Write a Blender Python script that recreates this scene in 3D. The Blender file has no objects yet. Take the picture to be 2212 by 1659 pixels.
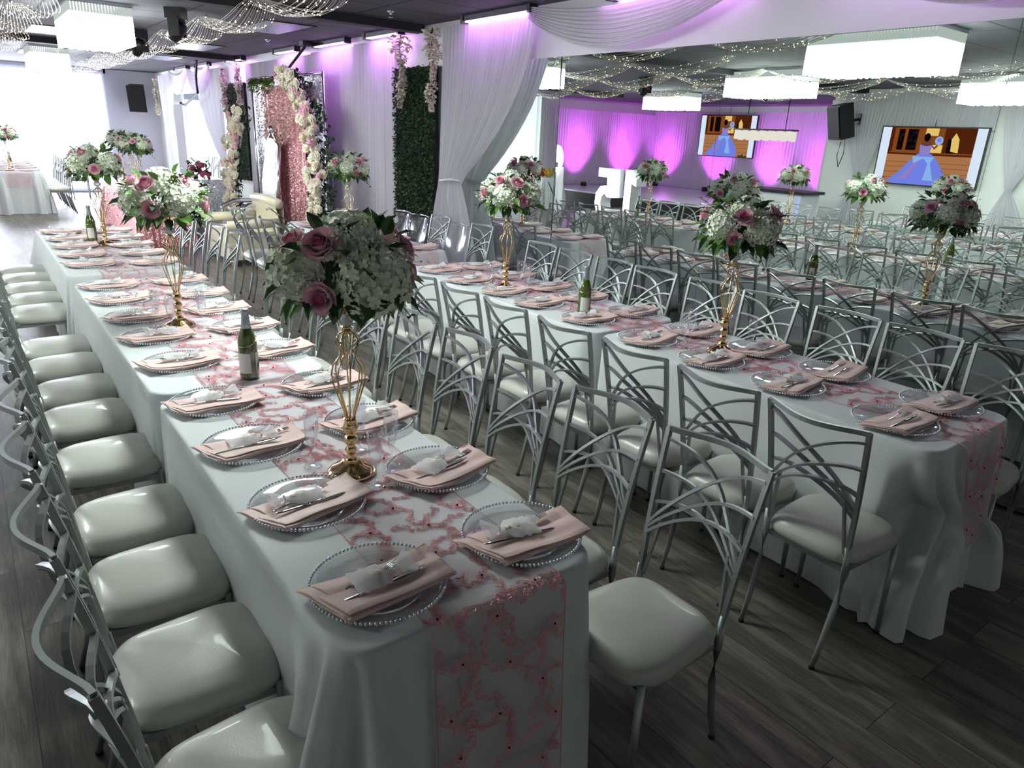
import bpy, math, random
from math import sin, cos, pi, radians, sqrt, exp, atan2
from mathutils import Vector, Matrix, noise
C = bpy.context.scene.collection
sc = bpy.context.scene
rnd = random.Random(7)

# ------------------------------------------------------------------ materials
def s2l(c):
    return tuple((x/12.92 if x <= .04045 else ((x+.055)/1.055)**2.4) for x in [v/255 for v in c]) + (1,)
def new_mat(name):
    m = bpy.data.materials.new(name); m.use_nodes = True
    nt = m.node_tree; nt.nodes.clear()
    out = nt.nodes.new('ShaderNodeOutputMaterial')
    return m, nt, out
def N(nt, t, **kw):
    n = nt.nodes.new(t)
    for k, v in kw.items():
        if k.startswith('i_'):
            key = k[2:]
            n.inputs[int(key) if key.isdigit() else key.replace('_', ' ')].default_value = v
        else: setattr(n, k, v)
    return n
def L(nt, a, ao, b, bi): nt.links.new(a.outputs[ao], b.inputs[bi])
def ramp(nt, pts):
    r = nt.nodes.new('ShaderNodeValToRGB'); e = r.color_ramp.elements
    while len(e) < len(pts): e.new(0.5)
    for i, (p, c) in enumerate(pts): e[i].position = p; e[i].color = c
    return r
def pbr(name, col, rough=.5, metal=0, spec=.5, noise_amt=0, noise_scale=20, bump=0, bump_scale=60, sheen=0, coat=0, sub=0, alpha=1, col2=None, stretch=None):
    m, nt, out = new_mat(name)
    b = N(nt, 'ShaderNodeBsdfPrincipled')
    b.inputs['Base Color'].default_value = s2l(col); b.inputs['Roughness'].default_value = rough
    b.inputs['Metallic'].default_value = metal; b.inputs['Specular IOR Level'].default_value = spec
    b.inputs['Sheen Weight'].default_value = sheen; b.inputs['Coat Weight'].default_value = coat
    b.inputs['Alpha'].default_value = alpha
    L(nt, b, 0, out, 0)
    if noise_amt or col2 or bump:
        tc = N(nt, 'ShaderNodeTexCoord')
        mp = N(nt, 'ShaderNodeMapping')
        if stretch: mp.inputs['Scale'].default_value = stretch
        L(nt, tc, 'Object', mp, 0)
    if noise_amt or col2:
        n = N(nt, 'ShaderNodeTexNoise'); n.inputs['Scale'].default_value = noise_scale; n.inputs['Detail'].default_value = 4
        L(nt, mp, 0, n, 'Vector')
        c1 = s2l(col); c2 = s2l(col2) if col2 else tuple(x*(1-noise_amt) for x in c1[:3])+(1,)
        r = ramp(nt, [(.35, c1), (.65, c2)])
        L(nt, n, 0, r, 0); L(nt, r, 0, b, 'Base Color')
    if bump:
        n2 = N(nt, 'ShaderNodeTexNoise'); n2.inputs['Scale'].default_value = bump_scale; n2.inputs['Detail'].default_value = 5
        L(nt, mp, 0, n2, 'Vector')
        bp = N(nt, 'ShaderNodeBump'); bp.inputs['Strength'].default_value = bump; bp.inputs['Distance'].default_value = .01
        L(nt, n2, 0, bp, 'Height'); L(nt, bp, 0, b, 'Normal')
    return m
def emis(name, col, strength, sample=True):
    m, nt, out = new_mat(name)
    e = N(nt, 'ShaderNodeEmission'); e.inputs[0].default_value = s2l(col); e.inputs[1].default_value = strength
    L(nt, e, 0, out, 0)
    if not sample: m.cycles.emission_sampling = 'NONE'
    return m
def clear(name, tint=(235, 240, 240), gl=.5, body=.06, rough=.03):
    """clear plastic / glass: transparent with a fresnel gloss and a faint body"""
    m, nt, out = new_mat(name)
    tr = N(nt, 'ShaderNodeBsdfTransparent'); tr.inputs[0].default_value = s2l(tint)
    g = N(nt, 'ShaderNodeBsdfGlossy'); g.inputs['Roughness'].default_value = rough; g.inputs[0].default_value = (.95, .95, 1, 1)
    d = N(nt, 'ShaderNodeBsdfDiffuse'); d.inputs[0].default_value = s2l((225, 228, 228))
    mx0 = N(nt, 'ShaderNodeMixShader'); mx0.inputs[0].default_value = body
    L(nt, tr, 0, mx0, 1); L(nt, d, 0, mx0, 2)
    lw = N(nt, 'ShaderNodeLayerWeight'); lw.inputs[0].default_value = .35
    mm = N(nt, 'ShaderNodeMath', operation='MULTIPLY'); mm.inputs[1].default_value = gl
    ad = N(nt, 'ShaderNodeMath', operation='ADD'); ad.inputs[1].default_value = .03
    L(nt, lw, 'Fresnel', mm, 0); L(nt, mm, 0, ad, 0)
    mx = N(nt, 'ShaderNodeMixShader'); L(nt, ad, 0, mx, 0); L(nt, mx0, 0, mx, 1); L(nt, g, 0, mx, 2); L(nt, mx, 0, out, 0)
    return m
def sheer(name, col, transp, transl=.35):
    m, nt, out = new_mat(name)
    d = N(nt, 'ShaderNodeBsdfDiffuse'); d.inputs[0].default_value = s2l(col)
    t = N(nt, 'ShaderNodeBsdfTranslucent'); t.inputs[0].default_value = s2l(col)
    mx = N(nt, 'ShaderNodeMixShader'); mx.inputs[0].default_value = transl
    L(nt, d, 0, mx, 1); L(nt, t, 0, mx, 2)
    if transp > 0:
        tr = N(nt, 'ShaderNodeBsdfTransparent')
        m2 = N(nt, 'ShaderNodeMixShader'); m2.inputs[0].default_value = transp
        L(nt, mx, 0, m2, 1); L(nt, tr, 0, m2, 2); L(nt, m2, 0, out, 0)
    else: L(nt, mx, 0, out, 0)
    return m
def sequin(name, c1, c2, rough=.28, scale=150):
    m, nt, out = new_mat(name)
    tc = N(nt, 'ShaderNodeTexCoord')
    v = N(nt, 'ShaderNodeTexVoronoi'); v.inputs['Scale'].default_value = scale
    L(nt, tc, 'Object', v, 'Vector')
    b = N(nt, 'ShaderNodeBsdfPrincipled'); b.inputs['Metallic'].default_value = .85; b.inputs['Roughness'].default_value = rough
    sp = N(nt, 'ShaderNodeSeparateColor'); L(nt, v, 'Color', sp, 0)
    r = ramp(nt, [(0, s2l(c1)), (1, s2l(c2))]); L(nt, sp, 0, r, 0); L(nt, r, 0, b, 'Base Color')
    ge = N(nt, 'ShaderNodeNewGeometry')
    sub = N(nt, 'ShaderNodeVectorMath', operation='SUBTRACT'); sub.inputs[1].default_value = (.5, .5, .5)
    L(nt, v, 'Color', sub, 0)
    scl = N(nt, 'ShaderNodeVectorMath', operation='SCALE'); scl.inputs['Scale'].default_value = 1.1; L(nt, sub, 0, scl, 0)
    ad = N(nt, 'ShaderNodeVectorMath', operation='ADD'); L(nt, ge, 'Normal', ad, 0); L(nt, scl, 0, ad, 1)
    nm = N(nt, 'ShaderNodeVectorMath', operation='NORMALIZE'); L(nt, ad, 0, nm, 0); L(nt, nm, 0, b, 'Normal')
    L(nt, b, 0, out, 0)
    return m

M = {}
M['silver'] = pbr('silver_paint', (168, 173, 172), .38, .68, noise_amt=.08, noise_scale=15)
M['chrome'] = pbr('chrome', (225, 228, 230), .12, 1, noise_amt=.03, noise_scale=8)
M['rubber'] = pbr('rubber', (25, 25, 26), .7, noise_amt=.2)
M['vinyl'] = pbr('cream_vinyl', (190, 190, 181), .36, 0, .5, noise_amt=.06, noise_scale=6, bump=.05, bump_scale=220, coat=.15)
M['dark_under'] = pbr('seat_underside', (60, 60, 60), .8, noise_amt=.1)
M['cloth'] = pbr('white_polyester', (212, 216, 217), .78, 0, .25, noise_amt=.03, noise_scale=3, bump=.12, bump_scale=14, sheen=.1)
M['napkin'] = pbr('blush_satin', (232, 197, 189), .5, 0, .4, noise_amt=.1, noise_scale=9, bump=.12, bump_scale=25, sheen=.3)
M['tulle'] = sheer('runner_tulle', (244, 216, 230), .78, .3)
M['rose_thread'] = pbr('rose_embroidery', (236, 168, 170), .45, .1, .6, col2=(222, 144, 150), noise_scale=40)
M['blush_thread'] = pbr('blush_embroidery', (238, 176, 176), .35, .25, .8, noise_amt=.2, noise_scale=50)
M['jewel'] = pbr('dark_rose_jewel', (90, 24, 34), .08, .2, 1, noise_amt=.3)
M['steel'] = pbr('cutlery_steel', (205, 206, 206), .14, 1, noise_amt=.05)
M['plate'] = clear('clear_acrylic', (253, 254, 254), .3, .05)
M['flute'] = clear('clear_plastic', (253, 254, 255), .28, .015)
M['ghost'] = clear('clear_polycarbonate', (248, 250, 252), .35, .04, .12)
M['bead'] = pbr('silvered_glass_bead', (222, 226, 232), .12, .45, 1, noise_amt=.15, noise_scale=30)
M['organza'] = sheer('white_organza', (248, 248, 250), .42, .3)
M['favor'] = pbr('cream_favor', (238, 228, 206), .6, noise_amt=.12, noise_scale=60)
M['ribbon'] = pbr('white_satin_ribbon', (240, 240, 244), .35, noise_amt=.05)
M['gold'] = pbr('gold_metal', (232, 200, 150), .13, 1, noise_amt=.06, noise_scale=12)
M['crystal'] = clear('crystal', (250, 252, 255), .8, .45, .05)
M['bottle'] = pbr('green_glass', (54, 74, 14), .06, 0, .9, col2=(84, 104, 22), noise_scale=5, coat=.6)
M['foil'] = pbr('grey_foil', (172, 178, 186), .35, .7, noise_amt=.12, noise_scale=80, bump=.2, bump_scale=150)
M['label'] = pbr('paper_label', (226, 226, 222), .6, noise_amt=.04)
M['ink'] = pbr('label_ink', (70, 96, 60), .6, noise_amt=.1)
M['petal_white'] = pbr('hydrangea_white', (240, 243, 228), .6, 0, .3, col2=(222, 232, 200), noise_scale=14, sheen=.2)
M['petal_cream'] = pbr('cream_petals', (252, 248, 230), .6, 0, .3, col2=(246, 236, 208), noise_scale=14)
M['rose_out'] = pbr('rose_petal_pink', (246, 200, 212), .5, 0, .35, col2=(240, 180, 198), noise_scale=18, sheen=.2)
M['rose_in'] = pbr('rose_heart_pink', (226, 122, 164), .5, 0, .35, col2=(236, 148, 180), noise_scale=20)
M['leaf'] = pbr('green_leaf', (66, 102, 46), .42, 0, .45, col2=(96, 134, 58), noise_scale=9)
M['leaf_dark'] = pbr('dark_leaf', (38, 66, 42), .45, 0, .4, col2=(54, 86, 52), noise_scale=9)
M['euc'] = pbr('eucalyptus', (84, 104, 88), .6, noise_amt=.25, noise_scale=20)
M['gyp'] = pbr('babys_breath', (246, 246, 240), .7, noise_amt=.05)
M['stem'] = pbr('stem_green', (74, 92, 52), .6, noise_amt=.2)
M['drape'] = sheer('white_voile', (228, 226, 232), 0, .42)
M['drape_thin'] = sheer('thin_voile', (238, 238, 246), .22, .55)
M['wall'] = pbr('white_wall', (236, 238, 234), .75, noise_amt=.04, noise_scale=2, bump=.03, bump_scale=60)
M['greywall'] = pbr('grey_wall', (224, 224, 236), .75, noise_amt=.04, noise_scale=2)
M['header'] = pbr('white_board', (224, 222, 228), .4, noise_amt=.03, noise_scale=2)
M['sequin_silver'] = sequin('silver_sequins', (250, 250, 255), (140, 144, 156))
M['sequin_rose'] = sequin('rose_gold_sequins', (250, 200, 196), (196, 124, 136), .36, 140)
M['fringe'] = sequin('silver_fringe', (255, 255, 255), (196, 200, 214), .4, 60)
[n for n in M['fringe'].node_tree.nodes if n.type == 'BSDF_PRINCIPLED'][0].inputs['Metallic'].default_value = .25
M['blackplastic'] = pbr('black_plastic', (24, 25, 28), .42, noise_amt=.15)
M['blackmetal'] = pbr('black_metal', (20, 20, 22), .5, .3, noise_amt=.2)
M['cream_leather'] = pbr('cream_leather', (226, 218, 190), .4, 0, .5, noise_amt=.07, noise_scale=5, coat=.1)
M['white_leather'] = pbr('white_leather', (206, 206, 212), .35, 0, .5, noise_amt=.05, coat=.2)
M['whiteplastic'] = pbr('white_plastic', (236, 238, 240), .35, noise_amt=.03)
M['hedge'] = pbr('boxwood_leaves', (46, 70, 46), .55, 0, .4, col2=(66, 94, 60), noise_scale=30)
M['hedge_base'] = pbr('boxwood_mat', (16, 28, 18), .9, noise_amt=.3)
M['wisteria'] = pbr('cream_wisteria', (248, 242, 228), .6, 0, .3, col2=(242, 228, 214), noise_scale=20)
M['chain'] = pbr('crystal_chain', (232, 228, 222), .3, .25, noise_amt=.2, noise_scale=60)
M['bulb'] = emis('warm_bulb', (255, 232, 190), 3.2, False)
M['stage_side'] = pbr('stage_black', (18, 18, 22), .6, noise_amt=.2)
M['stage_top'] = pbr('stage_gloss', (226, 220, 232), .15, noise_amt=.05)
M['fruit_red'] = pbr('red_fruit', (190, 50, 40), .5, noise_amt=.3)
M['fruit_green'] = pbr('green_fruit', (120, 150, 40), .5, noise_amt=.3)
M['fruit_yellow'] = pbr('yellow_fruit', (220, 180, 60), .5, noise_amt=.3)
M['screen_white'] = emis('screen_white', (226, 232, 255), .62)
M['lit_white'] = emis('marquee_white', (255, 252, 255), 5)
M['lit_led'] = emis('led_magenta', (255, 205, 255), 3)
M['lit_booth'] = emis('booth_ring_light', (255, 255, 255), 3)
M['lit_blue'] = emis('blue_led', (90, 120, 255), 3, False)
M['window_glow'] = emis('daylight_pane', (226, 236, 255), 1.7)
M['rod'] = M['blackmetal']

# crystal chandelier glow: glass rods lit from within
def rods_mat():
    m, nt, out = new_mat('lit_crystal_rods')
    tc = N(nt, 'ShaderNodeTexCoord')
    e = N(nt, 'ShaderNodeEmission'); e.inputs[0].default_value = s2l((244, 255, 250))
    sx = N(nt, 'ShaderNodeSeparateXYZ'); L(nt, tc, 'Object', sx, 0)
    # the bulbs sit low among the rods: the glass glows more towards its lower end
    mr = N(nt, 'ShaderNodeMapRange'); mr.inputs[1].default_value = .02; mr.inputs[2].default_value = .27
    mr.inputs[3].default_value = 17; mr.inputs[4].default_value = .3
    L(nt, sx, 2, mr, 0); L(nt, mr, 0, e, 1)
    L(nt, e, 0, out, 0)
    return m
M['rods'] = rods_mat()

def floor_mat():
    m, nt, out = new_mat('grey_oak_planks')
    tc = N(nt, 'ShaderNodeTexCoord')
    mp = N(nt, 'ShaderNodeMapping'); mp.inputs['Rotation'].default_value = (0, 0, pi/2); L(nt, tc, 'Object', mp, 0)
    br = N(nt, 'ShaderNodeTexBrick', offset=.37)
    br.inputs['Scale'].default_value = 1; br.inputs['Brick Width'].default_value = 1.25; br.inputs['Row Height'].default_value = .2
    br.inputs['Mortar Size'].default_value = .0016; br.inputs['Mortar Smooth'].default_value = .1
    br.inputs['Color1'].default_value = (.5, .5, .5, 1); br.inputs['Color2'].default_value = (.9, .9, .9, 1); br.inputs['Mortar'].default_value = (0, 0, 0, 1)
    L(nt, mp, 0, br, 'Vector')
    # grain: distorted bands running along the plank
    off = N(nt, 'ShaderNodeVectorMath', operation='MULTIPLY_ADD'); off.inputs[1].default_value = (7, 7, 7)
    L(nt, br, 'Color', off, 0); L(nt, mp, 0, off, 2)
    sc1 = N(nt, 'ShaderNodeMapping'); sc1.inputs['Scale'].default_value = (.9, 5.5, 1); L(nt, off, 0, sc1, 0)
    nz = N(nt, 'ShaderNodeTexNoise'); nz.inputs['Scale'].default_value = 1.3; nz.inputs['Detail'].default_value = 3; nz.inputs['Distortion'].default_value = .5
    L(nt, sc1, 0, nz, 'Vector')
    mul = N(nt, 'ShaderNodeMath', operation='MULTIPLY'); mul.inputs[1].default_value = 22; L(nt, nz, 0, mul, 0)
    sn = N(nt, 'ShaderNodeMath', operation='SINE'); L(nt, mul, 0, sn, 0)
    fine = N(nt, 'ShaderNodeTexNoise'); fine.inputs['Scale'].default_value = 26; fine.inputs['Detail'].default_value = 5
    sc2 = N(nt, 'ShaderNodeMapping'); sc2.inputs['Scale'].default_value = (.35, 6, 1); L(nt, off, 0, sc2, 0); L(nt, sc2, 0, fine, 'Vector')
    ma = N(nt, 'ShaderNodeMath', operation='MULTIPLY_ADD'); ma.inputs[1].default_value = .2; L(nt, sn, 0, ma, 0); L(nt, fine, 0, ma, 2)
    r = ramp(nt, [(.2, s2l((80, 75, 68))), (.5, s2l((108, 101, 93))), (.85, s2l((136, 129, 118)))]); L(nt, ma, 0, r, 0)
    tone = N(nt, 'ShaderNodeMix', data_type='RGBA', blend_type='MULTIPLY'); tone.inputs[0].default_value = .3
    L(nt, r, 0, tone, 6); L(nt, br, 'Color', tone, 7)
    mx = N(nt, 'ShaderNodeMix', data_type='RGBA'); L(nt, br, 'Fac', mx, 0); L(nt, tone, 2, mx, 6); mx.inputs[7].default_value = s2l((30, 28, 27))
    b = N(nt, 'ShaderNodeBsdfPrincipled'); b.inputs['Roughness'].default_value = .38; b.inputs['Specular IOR Level'].default_value = .45
    L(nt, mx, 2, b, 'Base Color')
    bp = N(nt, 'ShaderNodeBump'); bp.inputs['Strength'].default_value = .12; bp.inputs['Distance'].default_value = .004; L(nt, ma, 0, bp, 'Height'); L(nt, bp, 0, b, 'Normal')
    L(nt, b, 0, out, 0); return m
M['floor'] = floor_mat()
def ceil_mat():
    m, nt, out = new_mat('black_ceiling_tiles')
    tc = N(nt, 'ShaderNodeTexCoord')
    br = N(nt, 'ShaderNodeTexBrick', offset=0)
    br.inputs['Scale'].default_value = 1; br.inputs['Brick Width'].default_value = 1.22; br.inputs['Row Height'].default_value = .61
    br.inputs['Mortar Size'].default_value = .012; br.inputs['Mortar Smooth'].default_value = 0
    br.inputs['Color1'].default_value = s2l((92, 90, 98)); br.inputs['Color2'].default_value = s2l((82, 82, 90)); br.inputs['Mortar'].default_value = s2l((34, 33, 38))
    L(nt, tc, 'Object', br, 'Vector')
    b = N(nt, 'ShaderNodeBsdfPrincipled'); b.inputs['Roughness'].default_value = .8; L(nt, br, 'Color', b, 'Base Color')
    n2 = N(nt, 'ShaderNodeTexNoise'); n2.inputs['Scale'].default_value = 90; L(nt, tc, 'Object', n2, 'Vector')
    bp = N(nt, 'ShaderNodeBump'); bp.inputs['Strength'].default_value = .2; bp.inputs['Distance'].default_value = .01; L(nt, n2, 0, bp, 'Height'); L(nt, bp, 0, b, 'Normal')
    L(nt, b, 0, out, 0); return m
M['ceiling'] = ceil_mat()
def mirror_mat():
    m, nt, out = new_mat('mirror_glass')
    g = N(nt, 'ShaderNodeBsdfGlossy'); g.inputs['Roughness'].default_value = 0
    tc = N(nt, 'ShaderNodeTexCoord'); n = N(nt, 'ShaderNodeTexNoise'); n.inputs['Scale'].default_value = 1.2; L(nt, tc, 'Object', n, 'Vector')
    r = ramp(nt, [(0, s2l((218, 228, 222))), (1, s2l((224, 234, 228)))]); L(nt, n, 0, r, 0); L(nt, r, 0, g, 0)
    L(nt, g, 0, out, 0); return m
M['mirror'] = mirror_mat()

# ------------------------------------------------------------------ mesh builder
class MB:
    def __init__(s): s.v = []; s.f = []; s.m = []; s.xf = None
    def add(s, vs, fs, mi=0):
        o = len(s.v)
        if s.xf is not None: vs = [tuple(s.xf @ Vector(p)) for p in vs]
        s.v.extend(vs); s.f.extend([tuple(i+o for i in f) for f in fs]); s.m.extend([mi]*len(fs)); return s
    def box(s, c, d, rz=0, mi=0, rx=0, ry=0):
        R = Matrix.Rotation(rz, 3, 'Z') @ Matrix.Rotation(ry, 3, 'Y') @ Matrix.Rotation(rx, 3, 'X')
        vs = [tuple(Vector(c) + R @ Vector((x*d[0]/2, y*d[1]/2, z*d[2]/2))) for x in (-1, 1) for y in (-1, 1) for z in (-1, 1)]
        return s.add(vs, [(0, 1, 3, 2), (4, 6, 7, 5), (0, 4, 5, 1), (2, 3, 7, 6), (0, 2, 6, 4), (1, 5, 7, 3)], mi)
    def sweep(s, pts, a, b=None, n=6, ref=(0, 0, 1), mi=0, cap=True, rot=None):
        """tube along pts; a,b half sizes (number or list) across and along ref"""
        pts = [Vector(p) for p in pts]; k = len(pts)
        A = a if isinstance(a, (list, tuple)) else [a]*k
        B = A if b is None else (b if isinstance(b, (list, tuple)) else [b]*k)
        ref = Vector(ref); vs = []
        r0 = rot if rot is not None else (pi/4 if n == 4 else 0)
        fac = sqrt(2) if n == 4 else 1
        for i, p in enumerate(pts):
            t = (pts[min(i+1, k-1)] - pts[max(i-1, 0)])
            if t.length < 1e-9: t = Vector((0, 0, 1))
            t.normalize()
            sx = t.cross(ref)
            if sx.length < 1e-3: sx = t.cross(Vector((1, .01, 0)))
            sx.normalize(); sy = sx.cross(t)
            for j in range(n):
                th = r0 + 2*pi*j/n
                vs.append(tuple(p + sx*(cos(th)*A[i]*fac) + sy*(sin(th)*B[i]*fac)))
        fs = [(i*n+j, i*n+(j+1) % n, (i+1)*n+(j+1) % n, (i+1)*n+j) for i in range(k-1) for j in range(n)]
        if cap: fs += [tuple(range(n-1, -1, -1)), tuple((k-1)*n+j for j in range(n))]
        return s.add(vs, fs, mi)
    def lathe(s, prof, n=24, c=(0, 0, 0), mi=0):
        vs = []; k = len(prof)
        for r, z in prof:
            for j in range(n): vs.append((c[0]+r*cos(2*pi*j/n), c[1]+r*sin(2*pi*j/n), c[2]+z))
        fs = [(i*n+j, i*n+(j+1) % n, (i+1)*n+(j+1) % n, (i+1)*n+j) for i in range(k-1) for j in range(n)]
        if prof[0][0] > 1e-5: fs.append(tuple(range(n-1, -1, -1)))
        if prof[-1][0] > 1e-5: fs.append(tuple((k-1)*n+j for j in range(n)))
        return s.add(vs, fs, mi)
    def ball(s, c, r, n=8, k=5, mi=0, sc=(1, 1, 1)):
        vs = [(c[0], c[1], c[2]-r*sc[2])]
        for i in range(1, k):
            ph = pi*i/k
            for j in range(n): vs.append((c[0]+r*sc[0]*sin(ph)*cos(2*pi*j/n), c[1]+r*sc[1]*sin(ph)*sin(2*pi*j/n), c[2]-r*sc[2]*cos(ph)))
        vs.append((c[0], c[1], c[2]+r*sc[2])); e = len(vs)-1
        fs = [(0, 1+(j+1) % n, 1+j) for j in range(n)]
        for i in range(k-2):
            for j in range(n): fs.append((1+i*n+j, 1+i*n+(j+1) % n, 1+(i+1)*n+(j+1) % n, 1+(i+1)*n+j))
        fs += [(e, 1+(k-2)*n+j, 1+(k-2)*n+(j+1) % n) for j in range(n)]
        return s.add(vs, fs, mi)
    def octa(s, c, r, mi=0):
        x, y, z = c
        return s.add([(x+r, y, z), (x-r, y, z), (x, y+r, z), (x, y-r, z), (x, y, z+r), (x, y, z-r)],
                     [(0, 2, 4), (2, 1, 4), (1, 3, 4), (3, 0, 4), (2, 0, 5), (1, 2, 5), (3, 1, 5), (0, 3, 5)], mi)
    def grid(s, fn, nu, nv, mi=0, closeu=False):
        vs = [tuple(fn(i/nu, j/nv)) for j in range(nv+1) for i in range(nu + (0 if closeu else 1))]
        w = nu if closeu else nu+1
        fs = [(j*w+i, j*w+(i+1) % w, (j+1)*w+(i+1) % w, (j+1)*w+i) for j in range(nv) for i in range(nu)]
        return s.add(vs, fs, mi)
    def leafq(s, base, d, up, ln, w, mi=0, bend=.25):
        """pointed leaf with a fold, 3 stations"""
        d = Vector(d).normalized(); up = Vector(up)
        sd = d.cross(up)
        if sd.length < 1e-3: sd = d.cross(Vector((1, 0, .1)))
        sd.normalize(); nn = sd.cross(d); B = Vector(base)
        P = lambda t, x, h: tuple(B + d*(ln*t) + sd*(w*x) + nn*(h*w - bend*ln*t*t))
        vs = [P(0, 0, 0), P(.3, .85, .3), P(.3, 0, 0), P(.3, -.85, .3), P(.65, .75, .3), P(.65, 0, 0), P(.65, -.75, .3), P(1, 0, 0)]
        return s.add(vs, [(0, 2, 1), (0, 3, 2), (1, 2, 5, 4), (2, 3, 6, 5), (4, 5, 7), (5, 6, 7)], mi)
    def mesh(s, name, mats, smooth=True):
        me = bpy.data.meshes.new(name); me.from_pydata(s.v, [], s.f)
        for m in (mats if isinstance(mats, (list, tuple)) else [mats]): me.materials.append(M[m] if isinstance(m, str) else m)
        me.polygons.foreach_set('material_index', s.m)
        me.polygons.foreach_set('use_smooth', [bool(smooth)]*len(s.f)); me.update(); return me
    def build(s, name, mats, parent=None, smooth=True, loc=None, auto=False):
        o = bpy.data.objects.new(name, s.mesh(name, mats, smooth)); C.objects.link(o)
        if parent: o.parent = parent
        if loc: o.location = loc
        if auto:
            o.data.polygons.foreach_set('use_smooth', [True]*len(s.f))
            try: o.data.set_sharp_from_angle(angle=radians(38))
            except Exception: pass
        return o
def thing(name, label, cat, loc=(0, 0, 0), rz=0, group=None):
    o = bpy.data.objects.new(name, None); o.empty_display_size = .1; C.objects.link(o)
    o.location = loc; o.rotation_euler = (0, 0, rz); o['label'] = label; o['category'] = cat
    if group: o['group'] = group
    return o
def tag(o, label, cat, group=None, kind=None):
    if label: o['label'] = label
    if cat: o['category'] = cat
    if group: o['group'] = group
    if kind: o['kind'] = kind
    return o
def struct(o): o['kind'] = 'structure'; return o
def dup(root, loc, rz, label, group=None):
    r = root.copy(); C.objects.link(r); r.location = loc; r.rotation_euler = (0, 0, rz); r['label'] = label
    if group: r['group'] = group
    for ch in list(root.children):
        c = ch.copy(); C.objects.link(c); c.parent = r
        for g in list(ch.children):
            d = g.copy(); C.objects.link(d); d.parent = c
    return r
class Proto:
    """the first placement uses the original, the others copy it"""
    def __init__(s, o): s.o = o; s.used = False
    def place(s, loc, rz, label, group=None):
        if not s.used:
            s.used = True; o = s.o; o.location = loc; o.rotation_euler = (0, 0, rz); o['label'] = label
            if group: o['group'] = group
            return o
        return dup(s.o, loc, rz, label, group)
ORD = ['nearest', 'second', 'third', 'fourth', 'fifth', 'sixth', 'seventh', 'eighth', 'ninth', 'tenth', 'eleventh', 'twelfth', 'thirteenth', 'fourteenth', 'fifteenth', 'sixteenth', 'seventeenth', 'eighteenth']
def nth(i): return ORD[i]

# ------------------------------------------------------------------ camera (taken from the picture's perspective)
f_px = 1522.33
cam = bpy.data.objects.new('camera', bpy.data.cameras.new('camera')); C.objects.link(cam)
r_ = Vector((0.8011153214383677, -0.5969028476414218, 0.04383186323055695))
u_ = Vector((0.1663661532806256, 0.2924346336817962, 0.9417028661239175))
w_ = Vector((0.5749230772888735, 0.7471204558175042, -0.3335782962060582))
mw = Matrix((( r_.x, u_.x, -w_.x, 0), (r_.y, u_.y, -w_.y, 0), (r_.z, u_.z, -w_.z, 1.81), (0, 0, 0, 1)))
cam.matrix_world = mw
cam.data.sensor_width = 36; cam.data.lens = f_px/2212*36; cam.data.clip_start = .05; cam.data.clip_end = 100
sc.camera = cam

# ------------------------------------------------------------------ room shell
XM = 4.25; ZC = 2.87; YF = 21.0; YB = -3.2; XL = -5.0; XS = -10.0
def slab(name, c, d, m):
    b = MB().box((0, 0, 0), d); o = b.build(name, m, loc=c, smooth=False); return struct(o)
slab('floor', (-1.5, 9, -.05), (18, 25, .1), 'floor')
slab('ceiling', (-1.5, 9, ZC+.05), (18, 25, .1), 'ceiling')
slab('wall_right', (XM+.16, (YB+14.7)/2, ZC/2), (.2, 14.7-YB, ZC), 'wall')
slab('wall_alcove_pier', (XM+.16, 20.2, ZC/2), (.2, 1.6, ZC), 'wall')
slab('wall_opening_header', (XM+.16, 17.05, 2.62), (.2, 4.7, .5), 'wall')
slab('wall_alcove', (7.1, 17.6, ZC/2), (.2, 7, ZC), 'greywall')
slab('wall_alcove_near', (5.7, 14.6, ZC/2), (2.7, .2, ZC), 'greywall')
slab('wall_back', (-1, YB-.1, ZC/2), (17, .2, ZC), 'wall')
slab('wall_left', (XL-.1, (YB+7.7)/2, ZC/2), (.2, 7.7-YB, ZC), 'wall')
slab('wall_stage_near', ((XL+XS)/2, 7.8, ZC/2), (abs(XS-XL), .2, ZC), 'wall')
slab('wall_stage_back', (XS-.1, 12.4, ZC/2), (.2, 9.4, ZC), 'wall')
slab('wall_stage_far', ((XS-4.9)/2, 17.1, ZC/2), (abs(XS+4.9), .2, ZC), 'wall')
slab('wall_left_far', (-5, 19.1, ZC/2), (.2, 4, ZC), 'wall')
# far wall: pieces round the openings of the windows
slab('wall_far_side', (3.7, YF+.1, ZC/2), (1.1, .2, ZC), 'greywall')
slab('wall_far_top', (-.9, YF+.1, ZC-.05), (8.2, .2, .1), 'greywall')
slab('wall_far_corner', (4.6, YF+.1, ZC/2), (.7, .2, ZC), 'greywall')
slab('wall_alcove_far', (6.75, YF+.1, ZC/2), (.9, .2, ZC), 'greywall')
def window(name, x0, x1, z0, z1, y, nd):
    f = MB(); w = .05
    f.box(((x0+x1)/2, y, z0+w/2), (x1-x0, .08, w)); f.box(((x0+x1)/2, y, z1-w/2), (x1-x0, .08, w))
    for i in range(nd+1):
        x = x0 + (x1-x0)*i/nd; f.box((min(max(x, x0+w/2), x1-w/2), y, (z0+z1)/2), (w, .08, z1-z0-2*w))
    o = struct(f.build(name, 'whiteplastic', smooth=False))
    g = MB().box(((x0+x1)/2, y+.03, (z0+z1)/2), (x1-x0-.02, .01, z1-z0-.02)).build('pane', 'window_glow', o, smooth=False)
    return o
window('window_1', -5, 3.15, .02, 2.8, YF+.06, 6)
window('window_2', 4.95, 6.3, .1, 2.3, YF+.06, 2)
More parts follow.
